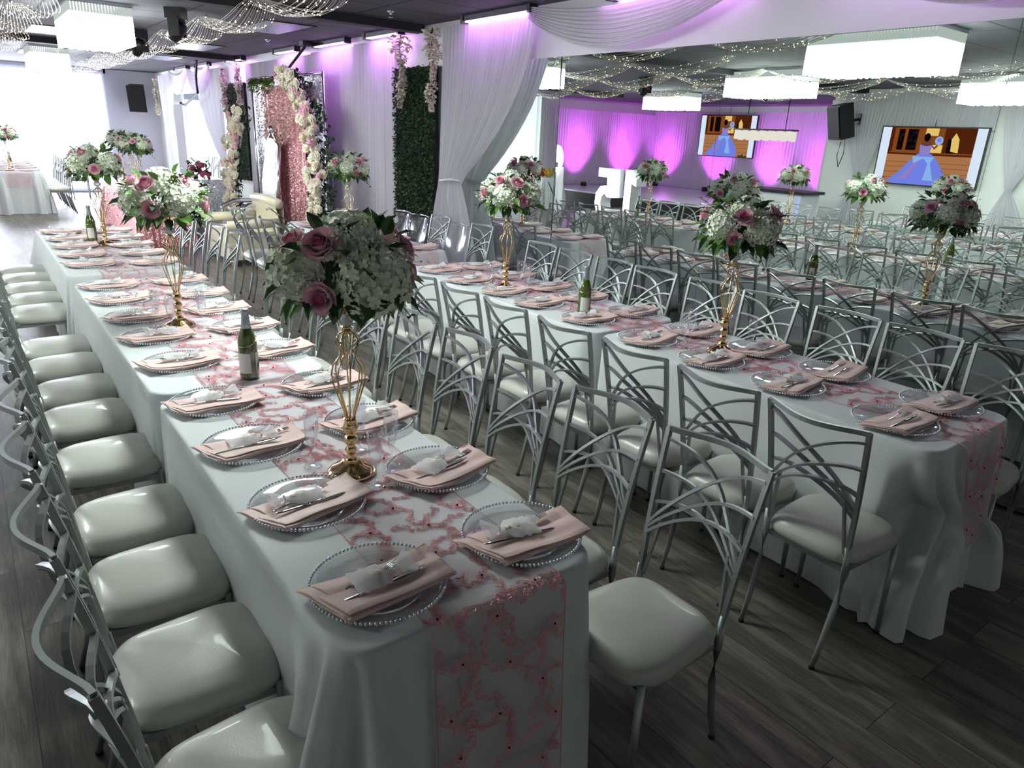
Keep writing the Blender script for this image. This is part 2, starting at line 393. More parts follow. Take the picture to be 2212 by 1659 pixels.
# ceiling beams
def trim(name, c, d, m='ceiling'): return slab(name, c, d, m)
M['beam'] = pbr('dark_beam', (40, 38, 44), .7, noise_amt=.1)
trim('trim_1', (-.4, 7.35, ZC-.03), (9.2, .16, .1), 'beam'); trim('trim_2', (-.4, 13.6, ZC-.03), (9.2, .16, .1), 'beam')
trim('trim_3', (-.4, 1.2, ZC-.03), (9.2, .16, .1), 'beam')
# header board above mirror and hedge
o = MB().box((0, 0, 0), (.06, 9.0, .42)).build('trim_4', 'header', loc=(XM+.02, 1.2, 2.66), smooth=False); struct(o)
o = MB().box((0, 0, 0), (.05, 8.9, .42)).build('trim_5', 'header', loc=(XM+.025, 10.2, 2.66), smooth=False); struct(o)
# mirror panels
def mirror(y0, y1, label, tilt=0):
    t = thing('mirror_panel', label, 'mirror', (XM, (y0+y1)/2, 0), tilt, 'wall mirror panels')
    MB().box((.0, 0, 1.235), (.012, y1-y0-.002, 2.43)).build('glass', 'mirror', t, smooth=False)
    MB().box((.012, 0, 1.235), (.008, y1-y0-.001, 2.44))  .build('backing', 'whiteplastic', t, smooth=False)
mirror(5.03, 6.75, 'tall wall mirror panel half behind the tied white drape', -.008)
mirror(3.32, 5.03, 'wall mirror panel reflecting the glowing 15 numerals and the stage')
mirror(1.59, 3.32, 'wall mirror panel reflecting the wall television and black speaker')
mirror(-.14, 1.59, 'mirror panel cut by the right picture edge', .0)

# ------------------------------------------------------------------ chair
def chair_profile(z):
    """y of the back surface at height z"""
    t = max(0, (z-.46)/.5); return -.18 - .03*t - .055*t**1.7
def half(z): t = (z-.46)/.5; return .162 + .023*t
def backS(u, z):
    t = max(0, (z-.56)/.4)
    y = chair_profile(z) - .062*t*sin(pi*u)**1.4
    return (half(z)*(2*u-1), y, z)
def make_chair(mat='silver', seatmat='vinyl', name='banquet_chair'):
    t = thing(name, '', 'chair')
    # seat cushion
    m = MB(); n = 40; rings = [(.0, .412, 0), (.95, .413, 0), (.995, .42, 0), (1.01, .436, 0), (.99, .454, 0), (.93, .47, 0), (.82, .482, 0), (.6, .491, 0), (.3, .496, 0), (.0, .498, 0)]
    vs = []
    for r, z, _ in rings:
        for j in range(n):
            a = 2*pi*j/n; ca, sa = cos(a), sin(a); e = 2/(4.6 if sa < 0 else 3.4)
            x = math.copysign(abs(ca)**e, ca); y = math.copysign(abs(sa)**e, sa)
            wx = .188 + .016*y
            vs.append((x*wx*r, .008 + y*.2*r, z))
    k = len(rings)
    m.add(vs, [(i*n+j, i*n+(j+1) % n, (i+1)*n+(j+1) % n, (i+1)*n+j) for i in range(k-1) for j in range(n)])
    m.build('seat', seatmat, t)
    # seat frame
    m = MB()
    c = [(-.155, -.165), (.155, -.165), (.165, .165), (-.165, .165)]
    for i in range(4):
        a, b = c[i], c[(i+1) % 4]; m.sweep([(a[0], a[1], .4), (b[0], b[1], .4)], .008, .011, 4)
    m.build('seat_frame', mat, t, smooth=False)
    # legs
    for sx in (-1, 1):
        m = MB(); m.sweep([(sx*.17, .165, .43), (sx*.176, .17, .2), (sx*.18, .172, .012)], [.0125, .0115, .0095], n=8)
        o = m.build('leg', mat, t); MB().lathe([(.0, 0), (.011, 0), (.011, .014), (.0, .014)], 8, (sx*.18, .172, 0)).build('foot_cap', 'rubber', o)
        m = MB(); m.sweep([(sx*half(.5), chair_profile(.5), .5), (sx*.166, -.172, .4), (sx*.163, -.18, .26), (sx*.16, -.215, .1), (sx*.158, -.24, .012)], [.012, .0135, .0125, .011, .0095], n=8)
        o = m.build('leg', mat, t); MB().lathe([(.0, 0), (.011, 0), (.011, .014), (.0, .014)], 8, (sx*.158, -.24, 0)).build('foot_cap', 'rubber', o)
    # back frame
    m = MB(); zs = [.46, .52, .6, .7, .8, .9, .96]
    for u in (0, 1): m.sweep([backS(u, z) for z in zs], .0075, .0085, 4, ref=(0, 1, 0))
    m.sweep([backS(i/16, .957 - .004*sin(pi*i/16)) for i in range(17)], .0055, .0085, 4, ref=(0, 0, 1))
    m.build('back_frame', mat, t, smooth=False)
    # fans of curved bars
    m = MB()
    for side in (0, 1):
        for (z0, ze, zc) in ((.645, .925, .90), (.632, .82, .825), (.613, .715, .785)):
            pts = []
            for i in range(13):
                s = i/12; u = s; z = (1-s)**2*z0 + 2*s*(1-s)*zc + s*s*ze
                uu = s if side == 0 else 1-s
                p = backS(uu, z); pts.append((p[0], p[1] + (.004 if side else -.004), p[2]))
            m.sweep(pts, .0048, .0072, 4, ref=(0, 1, .2))
        uu = .13 if side == 0 else .87
        p = backS(uu, .678); q = backS(.035 if side == 0 else .965, .47)
        m.sweep([p, q], .0045, .006, 4, ref=(0, 1, 0))
    m.build('back_lattice', mat, t, smooth=False)
    return t
chair = Proto(make_chair())
FX = {'+x': -pi/2, '-x': pi/2, '+y': 0, '-y': pi}
def jit(a): return rnd.uniform(-a, a)
T1L_Y = [1.26, 1.70, 2.15, 2.59, 3.14, 3.66, 4.1, 4.55, 5.0]
T1LB_Y = [5.98, 6.42, 6.86, 7.28, 7.7]
T1R_Y = [1.15, 1.59, 2.04, 2.49, 2.94, 3.40, 3.86, 4.33, 4.8]
T2L_Y = [1.13, 1.56, 2.02, 2.47, 2.95, 3.42, 3.86, 4.33, 4.8]
T2R_Y = [1.08, 1.51, 1.93, 2.39, 2.85, 3.31, 3.74, 4.17, 4.6]
def row(xs, face, ys, lab, grp, j=.012, aj=.03, P=None):
    for i, y in enumerate(ys):
        (P or chair).place((xs+jit(j), y+jit(j), 0), FX[face]+jit(aj), lab.format(n=nth(i)), grp)
row(.295, '+x', T1L_Y, 'silver lattice-back chair, {n} along left side of the near-left table', 'chairs on left side of the near-left table')
row(1.39, '-x', T1R_Y, 'silver lattice-back chair, {n} in the row on the aisle side of near-left table', 'chairs on aisle side of the near-left table')
row(2.46, '+x', T2L_Y, 'silver lattice-back chair, {n} on the aisle side of the table beside the mirror', 'chairs on aisle side of the mirror table')
row(3.53, '-x', T2R_Y, 'silver lattice-back chair, {n} between the right table and the mirror', 'chairs between right table and mirror')
row(.285, '+x', T1LB_Y, 'silver chair, {n} on left side of the farther table in the left row', 'chairs left of the second left table')
row(1.42, '-x', [6.0, 6.45, 6.9, 7.34, 7.8], 'silver chair, {n} on aisle side of the farther table in the left row', 'chairs aisle side of the second left table')
row(2.5, '+x', [5.85, 6.35, 6.85, 7.35, 7.85], 'silver lattice chair, {n} left of the rear table by the hedge panel', 'chairs left of the rear right table')
row(3.72, '-x', [5.78, 6.55], 'silver lattice chair, {n} right of the rear table by the hedge panel', 'chairs right of the rear right table')

def make_ghost():
    t = thing('clear_chair', '', 'chair'); 
    m = MB(); n = 28
    for r, z in ((0, .44), (.95, .442), (1, .448), (.95, .455), (0, .456)):
        for j in range(n):
            a = 2*pi*j/n; e = 2/4; ca, sa = cos(a), sin(a)
            m.v.append((math.copysign(abs(ca)**e, ca)*.19*r, math.copysign(abs(sa)**e, sa)*.19*r, z))
    m.f = [(i*n+j, i*n+(j+1) % n, (i+1)*n+(j+1) % n, (i+1)*n+j) for i in range(4) for j in range(n)]; m.m = [0]*len(m.f)
    m.build('seat', 'ghost', t)
    for sx in (-1, 1):
        for y in (-.17, .17): MB().sweep([(sx*.17, y, .44), (sx*.18, y*1.1, 0)], .012, n=6).build('leg', 'ghost', t)
    m = MB()
    for u in (0, 1): m.sweep([backS(u, z) for z in (.46, .6, .8, .92)], .011, n=6)
    m.sweep([backS(i/8, .92) for i in range(9)], .011, n=6); m.build('back_frame', 'ghost', t)
    m = MB(); m.grid(lambda u, v: backS(.04+.92*u, .5+.4*v), 8, 6); m.build('backrest', 'ghost', t)
    return t
ghost = Proto(make_ghost())
for i, (x, y) in enumerate([(3.72, 6.18), (3.72, 6.95), (3.72, 7.35)]):
    ghost.place((x, y, 0), pi/2+jit(.05), f'see-through acrylic chair, {nth(i)} right of the rear table', 'clear acrylic chairs')

# ------------------------------------------------------------------ tablecloths
def perim(x0, x1, y0, y1, r, step=.018):
    """points round a rounded rectangle: (x, y, nx, ny, side, along)"""
    P = []
    segs = [((x0+r, y0), (x1-r, y0), (0, -1), 'near'), ((x1, y0+r), (x1, y1-r), (1, 0), 'right'), ((x1-r, y1), (x0+r, y1), (0, 1), 'far'), ((x0, y1-r), (x0, y0+r), (-1, 0), 'left')]
    for i, (a, b, n, nm) in enumerate(segs):
        ln = math.dist(a, b); k = max(4, int(ln/(step if nm in ('near', 'far') else step*2)))
        for j in range(k): P.append((a[0]+(b[0]-a[0])*j/k, a[1]+(b[1]-a[1])*j/k, n[0], n[1], nm, j/k, 0))
        cx = [x1-r, x1-r, x0+r, x0+r][i]; cy = [y0+r, y1-r, y1-r, y0+r][i]; a0 = [-pi/2, 0, pi/2, pi][i]
        for j in range(12):
            th = a0 + pi/2*j/12; P.append((cx+r*cos(th), cy+r*sin(th), cos(th), sin(th), ['c_nr', 'c_fr', 'c_fl', 'c_nl'][i], j/12, sin(pi*j/12)))
    return P
def tablecloth(x0, x1, y0, y1, label, grp, seed=0, r=.09, zt=.76, knot=None, mat='cloth', flare=(.02, .02), amp=1.0, name='tablecloth', ends=(1, 1), corner=None):
    rg = random.Random(seed); P = perim(x0, x1, y0, y1, r); n = len(P); m = MB()
    ph = [rg.uniform(0, 6.28) for _ in range(6)]
    cxm, cym = (x0+x1)/2, (y0+y1)/2
    rows = []
    rows.append([(cxm + (p[0]-cxm)*.5, cym + (p[1]-cym)*.9, zt) for p in P])
    rows.append([(p[0]-p[2]*.02, p[1]-p[3]*.02, zt) for p in P])
    for a in (0, 25, 50, 75): 
        th = radians(a); rows.append([(p[0]-p[2]*.012+p[2]*.012*sin(th), p[1]-p[3]*.012+p[3]*.012*sin(th), zt-.012+.012*cos(th)) for p in P])
    K = 22
    for k in range(1, K+1):
        t = k/K; z = (zt-.012)*(1-t) + .004
        row_ = []
        for i, (x, y, nx, ny, nm, al, cf) in enumerate(P):
            s = (x*1.3+y)*1.0
            long_ = nm in ('left', 'right')
            end = nm in ('near', 'far')
            w = .0
            # distance to the nearest corner along the edge
            if long_: dc = min(al, 1-al)*(y1-y0)
            elif end: dc = min(al, 1-al)*(x1-x0)
            else: dc = 0
            cw = exp(-(dc/.16)**2) if long_ else max(0, 1-(dc/.17)**2); isnear = nm in ('near', 'c_nl', 'c_nr') or (long_ and (y-y0) < (y1-y0)/2); ef = ends[0] if isnear else ends[1]
            isleft = nm in ('left', 'c_nl', 'c_fl') or (end and x < cxm); cf2 = (corner or {}).get((isnear, isleft), 1); cw *= ef*cf2
            fl = (flare[0] if nm == 'left' else flare[1] if nm == 'right' else .035*ef)
            off = fl*t + cw*(.075*t**.8)*amp
            S = i*.9
            fold = sin(s*21+ph[0])*.5 + sin(s*37+ph[1])*.35 + sin(s*9+ph[2])*.5
            off += fold*(.006 if long_ else .009*ef)*t**.7*amp
            ang = atan2(ny, nx)
            cf_f = (abs(sin(ang*3.5+ph[3]+dc*13))**.7-.55)*.13 + (abs(sin(ang*6+ph[4]+dc*24))-.5)*.04
            off += cw*cf_f*min(1, t*1.6)**.9*amp
            X, Y = x+nx*off, y+ny*off
            if knot and (nm in ('near', 'c_nl', 'c_nr')):
                kx, kz = knot; dx = X-kx; up = max(0, (zt-z)/(zt-kz)) if z > kz else 0
                dn = exp(-((z-kz)/.16)**2)
                w_ = (up**1.25 if dx > 0 else up**1.9) if z > kz else dn
                pull = (.62 if dx > 0 else .8)*w_
                X = kx + dx*(1-pull)
                Y = Y - .015*w_ + (dx*.10 if dx > 0 else -dx*.22)*w_*.6 + .010*sin(dx*60+z*10)*w_
            row_.append((X, Y, max(.004, z)))
        rows.append(row_)
    for rr in rows: m.v.extend(rr)
    m.f = [(j*n+i, (j+1)*n+i, (j+1)*n+(i+1) % n, j*n+(i+1) % n) for j in range(len(rows)-1) for i in range(n)]
    m.f.append(tuple(range(n))); m.m = [0]*len(m.f)
    o = m.build(name, mat)
    return tag(o, label, 'tablecloth', grp)
TX1 = (.46, 1.2); TX2 = (2.72, 3.45)
G = 'white cloths on the long tables'
tablecloth(*TX1, 1.13, 2.9, 'white floor-length tablecloth on the nearest table of the left row, with lace runner', G, 1, flare=(.012, .0), amp=1.2, ends=(1, .12), corner={(True, False): .15})
tablecloth(*TX1, 2.94, 5.4, 'white tablecloth on the second table of the left row, under the green bottle', G, 2, flare=(.012, .01), ends=(.12, .4))
tablecloth(*TX1, 5.62, 8.15, 'white tablecloth on the third table of the left row, beyond a small gap', G, 3, ends=(.5, 1))
tablecloth(*TX2, .93, 2.77, 'white tablecloth tied in a knot at the near end of the right table', G, 4, knot=(3.02, .44), flare=(.012, .0), amp=.85, ends=(1, .12))
tablecloth(*TX2, 2.81, 5.07, 'white tablecloth on the farther half of the table beside the mirror', G, 5, flare=(.012, 0), ends=(.12, 1))
tablecloth(2.86, 3.5, 5.6, 8.1, 'white tablecloth on the rear right table near the hedge panel', G, 6, flare=(.02, 0))
tablecloth(.45, 1.2, 16.3, 20, 'white tablecloth on the far left table before the bright window', G, 7)
tablecloth(1.98, 2.62, 11.6, 14.6, 'rose gold sequin tablecloth on the table behind the left row flowers', G, 8, mat='sequin_rose')

# ------------------------------------------------------------------ lace runners
def embroidery(m, mapf, w, v0, v1, seed, dens=1.0):
    rg = random.Random(seed)
    def tuft(u, v, s, a, mi):
        if abs(u) > w/2-.004 or v < v0+.004 or v > v1-.004: return
        c, sn = cos(a)*s, sin(a)*s
        pts = [mapf(u+c*1.3, v+sn*1.3, .0012), mapf(u-sn*.6, v+c*.6, .0022), mapf(u-c*1.3, v-sn*1.3, .0012), mapf(u+sn*.6, v-c*.6, .0022)]
        m.add(pts, [(0, 1, 2, 3)], mi)
    nv = int((v1-v0)/.135)
    for iv in range(nv+1):
        for iu in (-1, 0, 1):
            cu = iu*.142 + (.02 if iv % 2 else -.02) + rg.uniform(-.008, .008); cv = v0 + .05 + iv*.135 + (.045 if iu else 0) + rg.uniform(-.01, .01)
            big = (iv+iu) % 2 == 0
            np_ = 8 if big else 6
            a0 = rg.uniform(0, 1)
            for k in range(np_):
                a = a0+2*pi*k/np_; R = .025 if big else .017
                for q in range(int(6*dens)+1):
                    b = q/(6*dens)*2*pi
                    x = R*.55 + R*.5*cos(b); y = R*.28*sin(b)
                    tuft(cu+x*cos(a)-y*sin(a), cv+x*sin(a)+y*cos(a), .0034, rg.uniform(0, pi), rg.choice((0, 0, 1)))
            if abs(cu) < w/2-.01 and v0+.01 < cv < v1-.01:
                m.octa(mapf(cu, cv, .003), .0042, 2)
                for k in range(4): m.octa(mapf(cu+rg.uniform(-.014, .014), cv+rg.uniform(-.014, .014), .002), .0016, 1)
            # scrolling vine to the next flower
            for vs_ in range(3):
                a = rg.uniform(.2, 1.0) + vs_*2.3 + (0 if iu % 2 else .5); x, y = cu+.02*cos(a), cv+.02*sin(a)
                turn = rg.choice((-1, 1))*rg.uniform(20, 32); st = .0052; steps = int(26 if big else 20)
                for q in range(steps):
                    turn_q = turn*(1 if q < steps*.5 else -1.2)
                    a += turn_q*st; x += st*cos(a); y += st*sin(a)
                    for rr in range(max(2, int(3*dens))):
                        tuft(x+rg.gauss(0, .0048), y+rg.gauss(0, .0048), .0027, a+rg.uniform(-.9, .9), rg.choice((0, 0, 1)))
                    if q % 3 == 1:
                        sg = 1 if q % 2 else -1; bx, by, ba = x, y, a + sg*1.1
                        for k in range(5):
                            ba += sg*.55; bx += .0042*cos(ba); by += .0042*sin(ba); tuft(bx, by, .0027, ba, rg.choice((0, 1)))
                            if dens > 1: tuft(bx+rg.gauss(0, .002), by+rg.gauss(0, .002), .0024, ba+.6, 0)
def runner(xc, w, y0, y1, hang0, label, seed, zt=.7622, hang1=0, dens=1.0, narrow=None, lift=0):
    """hang0/hang1: how far it hangs down at near / far end"""
    r = .016
    def mapf(u, v, h=0):
        # v: 0 at near table edge, negative hangs down
        L1 = y1-y0
        if v < 0:
            a = min(-v/(r*pi/2), 1)*pi/2; d = max(0, -v-r*pi/2)
            off = .03+.05*d/.7; t = d
            uu = u; xo = 0
            if narrow:
                k = min(1, d/narrow[1]); uu = u*(1-.8*k*k); xo = (narrow[0]-xc)*k; off += .01+.03*k
            th = a
            y = y0 + .0 - (r+h)*sin(th) - (off-.03)*min(1, d/.05) - (.012+h*.3)*sin(th)
            z = zt - r + (r+h)*cos(th) - d
            return (xc+uu+xo, y + .004*sin(uu*40)*min(1, d*4), z)
        if v > L1:
            d = v-L1; a = min(d/(r*pi/2), 1)*pi/2; dd = max(0, d-r*pi/2)
            return (xc+u, y1+(r+h)*sin(a)+.012*sin(a)+.05*dd, zt-r+(r+h)*cos(a)-dd)
        return (xc+u+.004*sin(v*3.1), y0+v, zt+h+lift+.0006*sin(v*17+u*20))
    v0, v1 = -hang0, (y1-y0)+hang1
    t = thing('table_runner', label, 'table runner', (0, 0, 0), 0, 'blush embroidered lace runners')
    m = MB(); nv = int((v1-v0)/.02)
    m.grid(lambda a, b: mapf((a-.5)*w, v0+(v1-v0)*b, 0), 14, nv); m.build('tulle', 'tulle', t)
    m = MB(); embroidery(m, mapf, w, v0, v1, seed, dens)
    for sgn in (-1, 1):
        m.sweep([mapf(sgn*(w/2-.002), v0+(v1-v0)*k/nv, .0015) for k in range(nv+1)], .0012, n=3, mi=0)
    o = m.build('embroidery', ['rose_thread', 'blush_thread', 'jewel'], t, smooth=False); o['kind'] = 'stuff'; o['label'] = 'rose floral embroidery with dark jewels'
    return t
runner(.855, .39, 1.13, 3.1, .62, 'lace runner on the nearest left-row table, hanging down its near end', 1, dens=1.6)
runner(.86, .39, 2.96, 5.4, .0, 'lace runner on the second left-row table, running under the bottle', 2, lift=.004, hang1=.02, dens=1.4)
runner(.86, .39, 5.62, 8.1, .14, 'lace runner on the third left-row table, beyond the gap', 3, dens=.7)
runner(3.1, .39, .93, 2.9, .44, 'lace runner on the right table, drawn to the knot at its end', 4, narrow=(3.0, .40), dens=1.6)
runner(3.1, .39, 2.8, 5.07, .0, 'lace runner on the farther half of the mirror-side table', 5, lift=.004, dens=1.1)
runner(3.18, .38, 5.6, 8.05, .16, 'lace runner on the rear right table near the hedge', 6, dens=.6)
runner(.82, .5, 16.3, 19.9, .3, 'lace runner on the far left table before the window', 7, dens=.5)

# ------------------------------------------------------------------ place settings
def make_plate():
    t = thing('charger_plate', '', 'plate')
    m = MB(); m.lathe([(0, .001), (.105, .001), (.109, .0025), (.114, .0055), (.15, .011), (.158, .0135)], 48)
    m.build('dish', 'plate', t)
    m = MB(); n = 92
    for i in range(n):
        a = 2*pi*i/n; m.ball((.1635*cos(a), .1635*sin(a), .014), .0046, 6, 4)
    m.build('beaded_rim', 'bead', t); return t
def make_napkin(seed):
    rg = random.Random(seed); p1, p2, p3 = rg.uniform(0, 6), rg.uniform(0, 6), rg.uniform(0, 6)
    lift = rg.uniform(.016, .032); m = MB(); LN, WD = .31, .15
    def base(u, v):
        x = (u-.5)*LN - .03*(v-.5)*(1-u)*2 + .012*(1-v)*u; y = (v-.5)*WD*(1 - .1*u) - .022 - .018*(1-u)*(1-v)
        z = .009 + lift*max(0, (u-.66)/.34)**1.5*(.3+.7*v) + .002*sin(u*8+p1)+.0018*sin(v*11+u*5+p2) + .007*exp(-((u)/.09)**2)*(.5+.5*sin(v*5+p3))
        return x, y, z
    # plies: (u0, u1, v0 left, v0 right, v1, height)
    plies = [(0, 1, 0, 0, 1, 0), (.0, .985, .0, .05, .93, .0035), (.03, .96, .06, .0, .62, .0075), (.10, .9, .5, .62, .97, .0062)]
    for k, (u0, u1, va, vb, v1, h) in enumerate(plies):
        def top(a, b):
            u = u0+(u1-u0)*a; lo = va+(vb-va)*a; v = lo+(v1-lo)*b; x, y, z = base(u, v)
            belly = .0045*exp(-((v-.08)/.1)**2)*(k < 3) + .003*sin(pi*b)*(k > 0)
            return (x, y, z+h+belly)
        m.grid(top, 24, 12)
        q = 22; sh = lambda P, d=.0016: (P[0], P[1], P[2]-d)
        r = .0032 if k == 0 else .0021
        m.sweep([sh(top(i/q, 0)) for i in range(q+1)], r, n=6); m.sweep([sh(top(i/q, 1)) for i in range(q+1)], r*.8, n=6)
        m.sweep([sh(top(1, i/10)) for i in range(11)], r*.8, n=6); m.sweep([sh(top(0, i/10)) for i in range(11)], r*.8, n=6)
    # rolled near edge
    m.sweep([(base(i/24, 0)[0], base(i/24, 0)[1]+.004, base(i/24, 0)[2]+.001) for i in range(25)], [.0085*(1-.5*i/24) for i in range(25)], [.0065]*25, n=8)
    return m.mesh('napkin', 'napkin')
def make_fork():
    m = MB(); m.sweep([(-.095, 0, .002), (-.06, 0, .0045), (-.01, 0, .003), (.025, 0, .0035), (.04, 0, .003)], [.0055, .004, .0022, .003, .0095], [.0012]*5, 6)
    for k in range(4):
        y = (k-1.5)*.0053; m.sweep([(.038, y, .003), (.06, y, .006), (.088, y*1.05, .0075)], [.0014, .0014, .0008], [.001]*3, 4)
    return m.mesh('fork', 'steel')
def make_knife():
    m = MB(); m.sweep([(-.11, 0, .003), (-.1, 0, .003), (-.02, 0, .0035), (0, 0, .003)], [.004, .0065, .0045, .005], [.0025, .003, .0028, .0018], 8)
    m.sweep([(0, 0, .003), (.03, 0, .003), (.09, .001, .003), (.115, .003, .003)], [.006, .0085, .008, .0015], [.0012, .0009, .0008, .0005], 4)
    return m.mesh('knife', 'steel')
def make_favor():
    t = thing('favor_bag', '', 'favor bag')
    m = MB()
    def bag(u, v, s):
        x = -.08 + u*.11; y = (v-.5)*.092*(1 if u < .7 else 1-(u-.7)/.3*.82)
        h = .014*sin(pi*v)**.7*sin(pi*min(1, u*1.02))**.5
        return (x, y+.003*sin(u*23), .004 + (h if s else 0) + .0022*sin(u*31+v*19)+.0018*sin(v*37))
    m.grid(lambda u, v: bag(u, v, 1), 16, 12); m.grid(lambda u, v: bag(1-u, v, 0), 16, 12)
    # frill beyond the tie
    def frill(u, v):
        a = v*2*pi; r = .004 + .032*u**.8; return (.03+.042*u, r*cos(a)*(1.15), .012 + r*.45*sin(a)+.004*sin(a*5)*u + .006*u)
    m.grid(frill, 5, 20); m.build('pouch', 'organza', t)
    m = MB(); m.ball((-.018, 0, .011), .019, 10, 6, sc=(1.1, .95, .42)); m.ball((.006, .006, .012), .011, 8, 5, sc=(1, 1, .6)); m.build('favor', 'favor', t)
    m = MB()
    pts = [(.03, 0, .014)]; 
    for k in range(14):
        a = k/13*5.2; pts.append((.032+.018*sin(a)*(1-.2*k/13), .024*(1-cos(a))*.7+.0, .018+.008*sin(a*1.3)))
    m.sweep(pts, .0007, n=3)
    for s in (-1, 1): m.sweep([(.03, 0, .014), (.045, s*.012, .02), (.055, s*.028, .011), (.078, s*.036, .01)], .0008, n=3)
    m.sweep([(.03+.0*cos(a), .0075*cos(a), .012+.006*sin(a)) for a in [i/8*2*pi for i in range(9)]], .0015, n=4)
    m.build('ribbon', 'ribbon', t); return t
def make_flute():
    t = thing('champagne_flute', '', 'glass')
    MB().lathe([(.0, 0), (.03, .001), (.031, .003), (.012, .007), (.005, .014), (.0, .016)], 20).build('foot', 'flute', t)
    MB().lathe([(.004, .012), (.0035, .05), (.008, .065), (.017, .085), (.022, .12), (.024, .16), (.0245, .19), (.0235, .19), (.0215, .12), (.0155, .088), (.004, .07)], 20).build('bowl', 'flute', t)
    return t
plate = Proto(make_plate()); favor = Proto(make_favor()); flute = Proto(make_flute())
nap_me = [make_napkin(i) for i in range(5)]; fork_me = make_fork(); knife_me = make_knife()
def simple(name, me, loc, rot, label, cat, grp):
    o = bpy.data.objects.new(name, me); C.objects.link(o); o.location = loc; o.rotation_euler = rot; return tag(o, label, cat, grp)
ZT = .7645
def setting(x, y, i, where, z=ZT, full=True, flip=False, bag=True, sc_=1):
    ps = f'{nth(i)} from the camera, {where}' if i else f'nearest the camera, {where}'
    rz = rnd.uniform(-.1, .12) + (0)
    plate.place((x, y, z), rnd.uniform(0, 6), f'clear beaded charger plate, {ps}', 'clear beaded charger plates')
    simple('napkin', nap_me[rnd.randrange(5)], (x+jit(.01), y+jit(.01), z+.006), (0, 0, rz), f'folded blush napkin, {ps}', 'napkin', 'folded blush napkins')
    cr, sr = cos(rz), sin(rz)
    def rel(a, b): return (x+a*cr-b*sr, y+a*sr+b*cr)
    k = rnd.random()
    dx = rnd.uniform(-.02, .05)
    if full:
        a, b = rel(dx, .003+jit(.01)); simple('fork', fork_me, (a, b, z+.026), (0, -.06, rz+.05+jit(.1) + (pi if k < .15 else 0)), f'steel fork on napkin, {ps}', 'fork', 'steel forks')
        a, b = rel(-.02+jit(.02), -.045+jit(.006)); simple('knife', knife_me, (a, b, z+.027), (0, -.05, rz+.02+jit(.05)+(pi if k > .5 else 0)), f'steel knife on napkin, {ps}', 'knife', 'steel knives')
    if bag:
        a, b = rel(rnd.uniform(-.05, .03), .0+jit(.015)); favor.place((a, b, z+.03), rz+jit(.35)+(pi if k > .6 else 0), f'white organza bag, {ps}', 'white organza favor bags')
T1A = [1.33, 1.79, 2.27, 2.74, 3.31, 3.80, 4.25, 4.72, 5.16]
for i, y in enumerate(T1A):
    setting(.648+jit(.008), y, i, 'left side of left table row'); setting(1.075+jit(.008), y-.01, i, 'aisle side of left table row')
for i, y in enumerate([6.0, 6.45, 6.9, 7.34, 7.82]):
    setting(.65, y, i, 'left side of third left-row table', full=False); setting(1.06, y-.06, i, 'aisle side of third left-row table', full=False)
T2A = [1.18, 1.68, 2.11, 2.55, 3.05, 3.52, 3.9, 4.34, 4.78]
for i, y in enumerate(T2A):
    setting(2.9+jit(.008), y, i, 'aisle side of mirror-side table', bag=(i not in (0,)))
    setting(3.295+jit(.008), y-.01, i, 'mirror side of mirror-side table', bag=(i not in (1,)))
for i, y in enumerate([5.85, 6.4, 7.0, 7.6]):
    setting(3.33, y, i, 'mirror side of rear right table', full=False, bag=i % 2); setting(3.0, y, i, 'aisle side of rear right table', full=False, bag=False)
for i, y in enumerate([16.6, 17.3, 18, 18.7, 19.4]):
    setting(.62, y, i, 'left side of far window table', full=False); setting(1.03, y, i, 'right side of far window table', full=False, bag=False)

# ------------------------------------------------------------------ vases and flowers
def make_vase():
    t = thing('gold_centerpiece_stand', '', 'vase')
    m = MB(); m.lathe([(0, 0), (.077, 0), (.078, .006), (.074, .012), (.062, .02), (.04, .03), (.03, .04), (.0, .04)], 40); m.build('base', 'gold', t)
    m = MB(); m.lathe([(.028, .038), (.02, .05), (.012, .062), (.017, .072), (.021, .08), (.015, .09), (.012, .095), (.02, .105), (.023, .116), (.018, .128), (.012, .133), (.013, .137), (.022, .146), (.0245, .158), (.02, .17), (.017, .175), (.021, .182), (.021, .186), (.0, .186)], 24); m.build('stem', 'gold', t)
    m = MB()
    prof = [(.012, .183), (.018, .21), (.032, .255), (.047, .305), (.051, .335), (.046, .362), (.03, .385), (.02, .4), (.024, .415), (.034, .432), (.036, .444), (.028, .458), (.014, .468), (.008, .472)]
    for k in range(8):
        pts = []
        for i, (r, z) in enumerate(prof):
            a = 2*pi*k/8 + .35*(z-.183)/.29; pts.append((r*cos(a), r*sin(a), z))
        m.sweep(pts, .0028, n=6)
    m.build('wire_cage', 'gold', t)
    m = MB(); m.lathe([(0, .466), (.014, .466), (.018, .472), (.014, .478), (.019, .484), (.0, .486)], 20)
    m.lathe([(0, .522), (.016, .522), (.02, .528), (.016, .534), (.02, .54), (.017, .546), (.026, .556), (.042, .572), (.062, .586), (.064, .589), (.05, .586), (0, .57)], 28); m.build('dish', 'gold', t)
    m = MB(); m.ball((0, 0, .504), .029, 12, 7, sc=(1, 1, .68)); m.build('crystal_ball', 'crystal', t, smooth=False)
    return t
def petal_patch(m, base, nrm, side, ln, w, cup, mi=0, k=3):
    nrm = Vector(nrm); side = Vector(side); tv = nrm.cross(side)
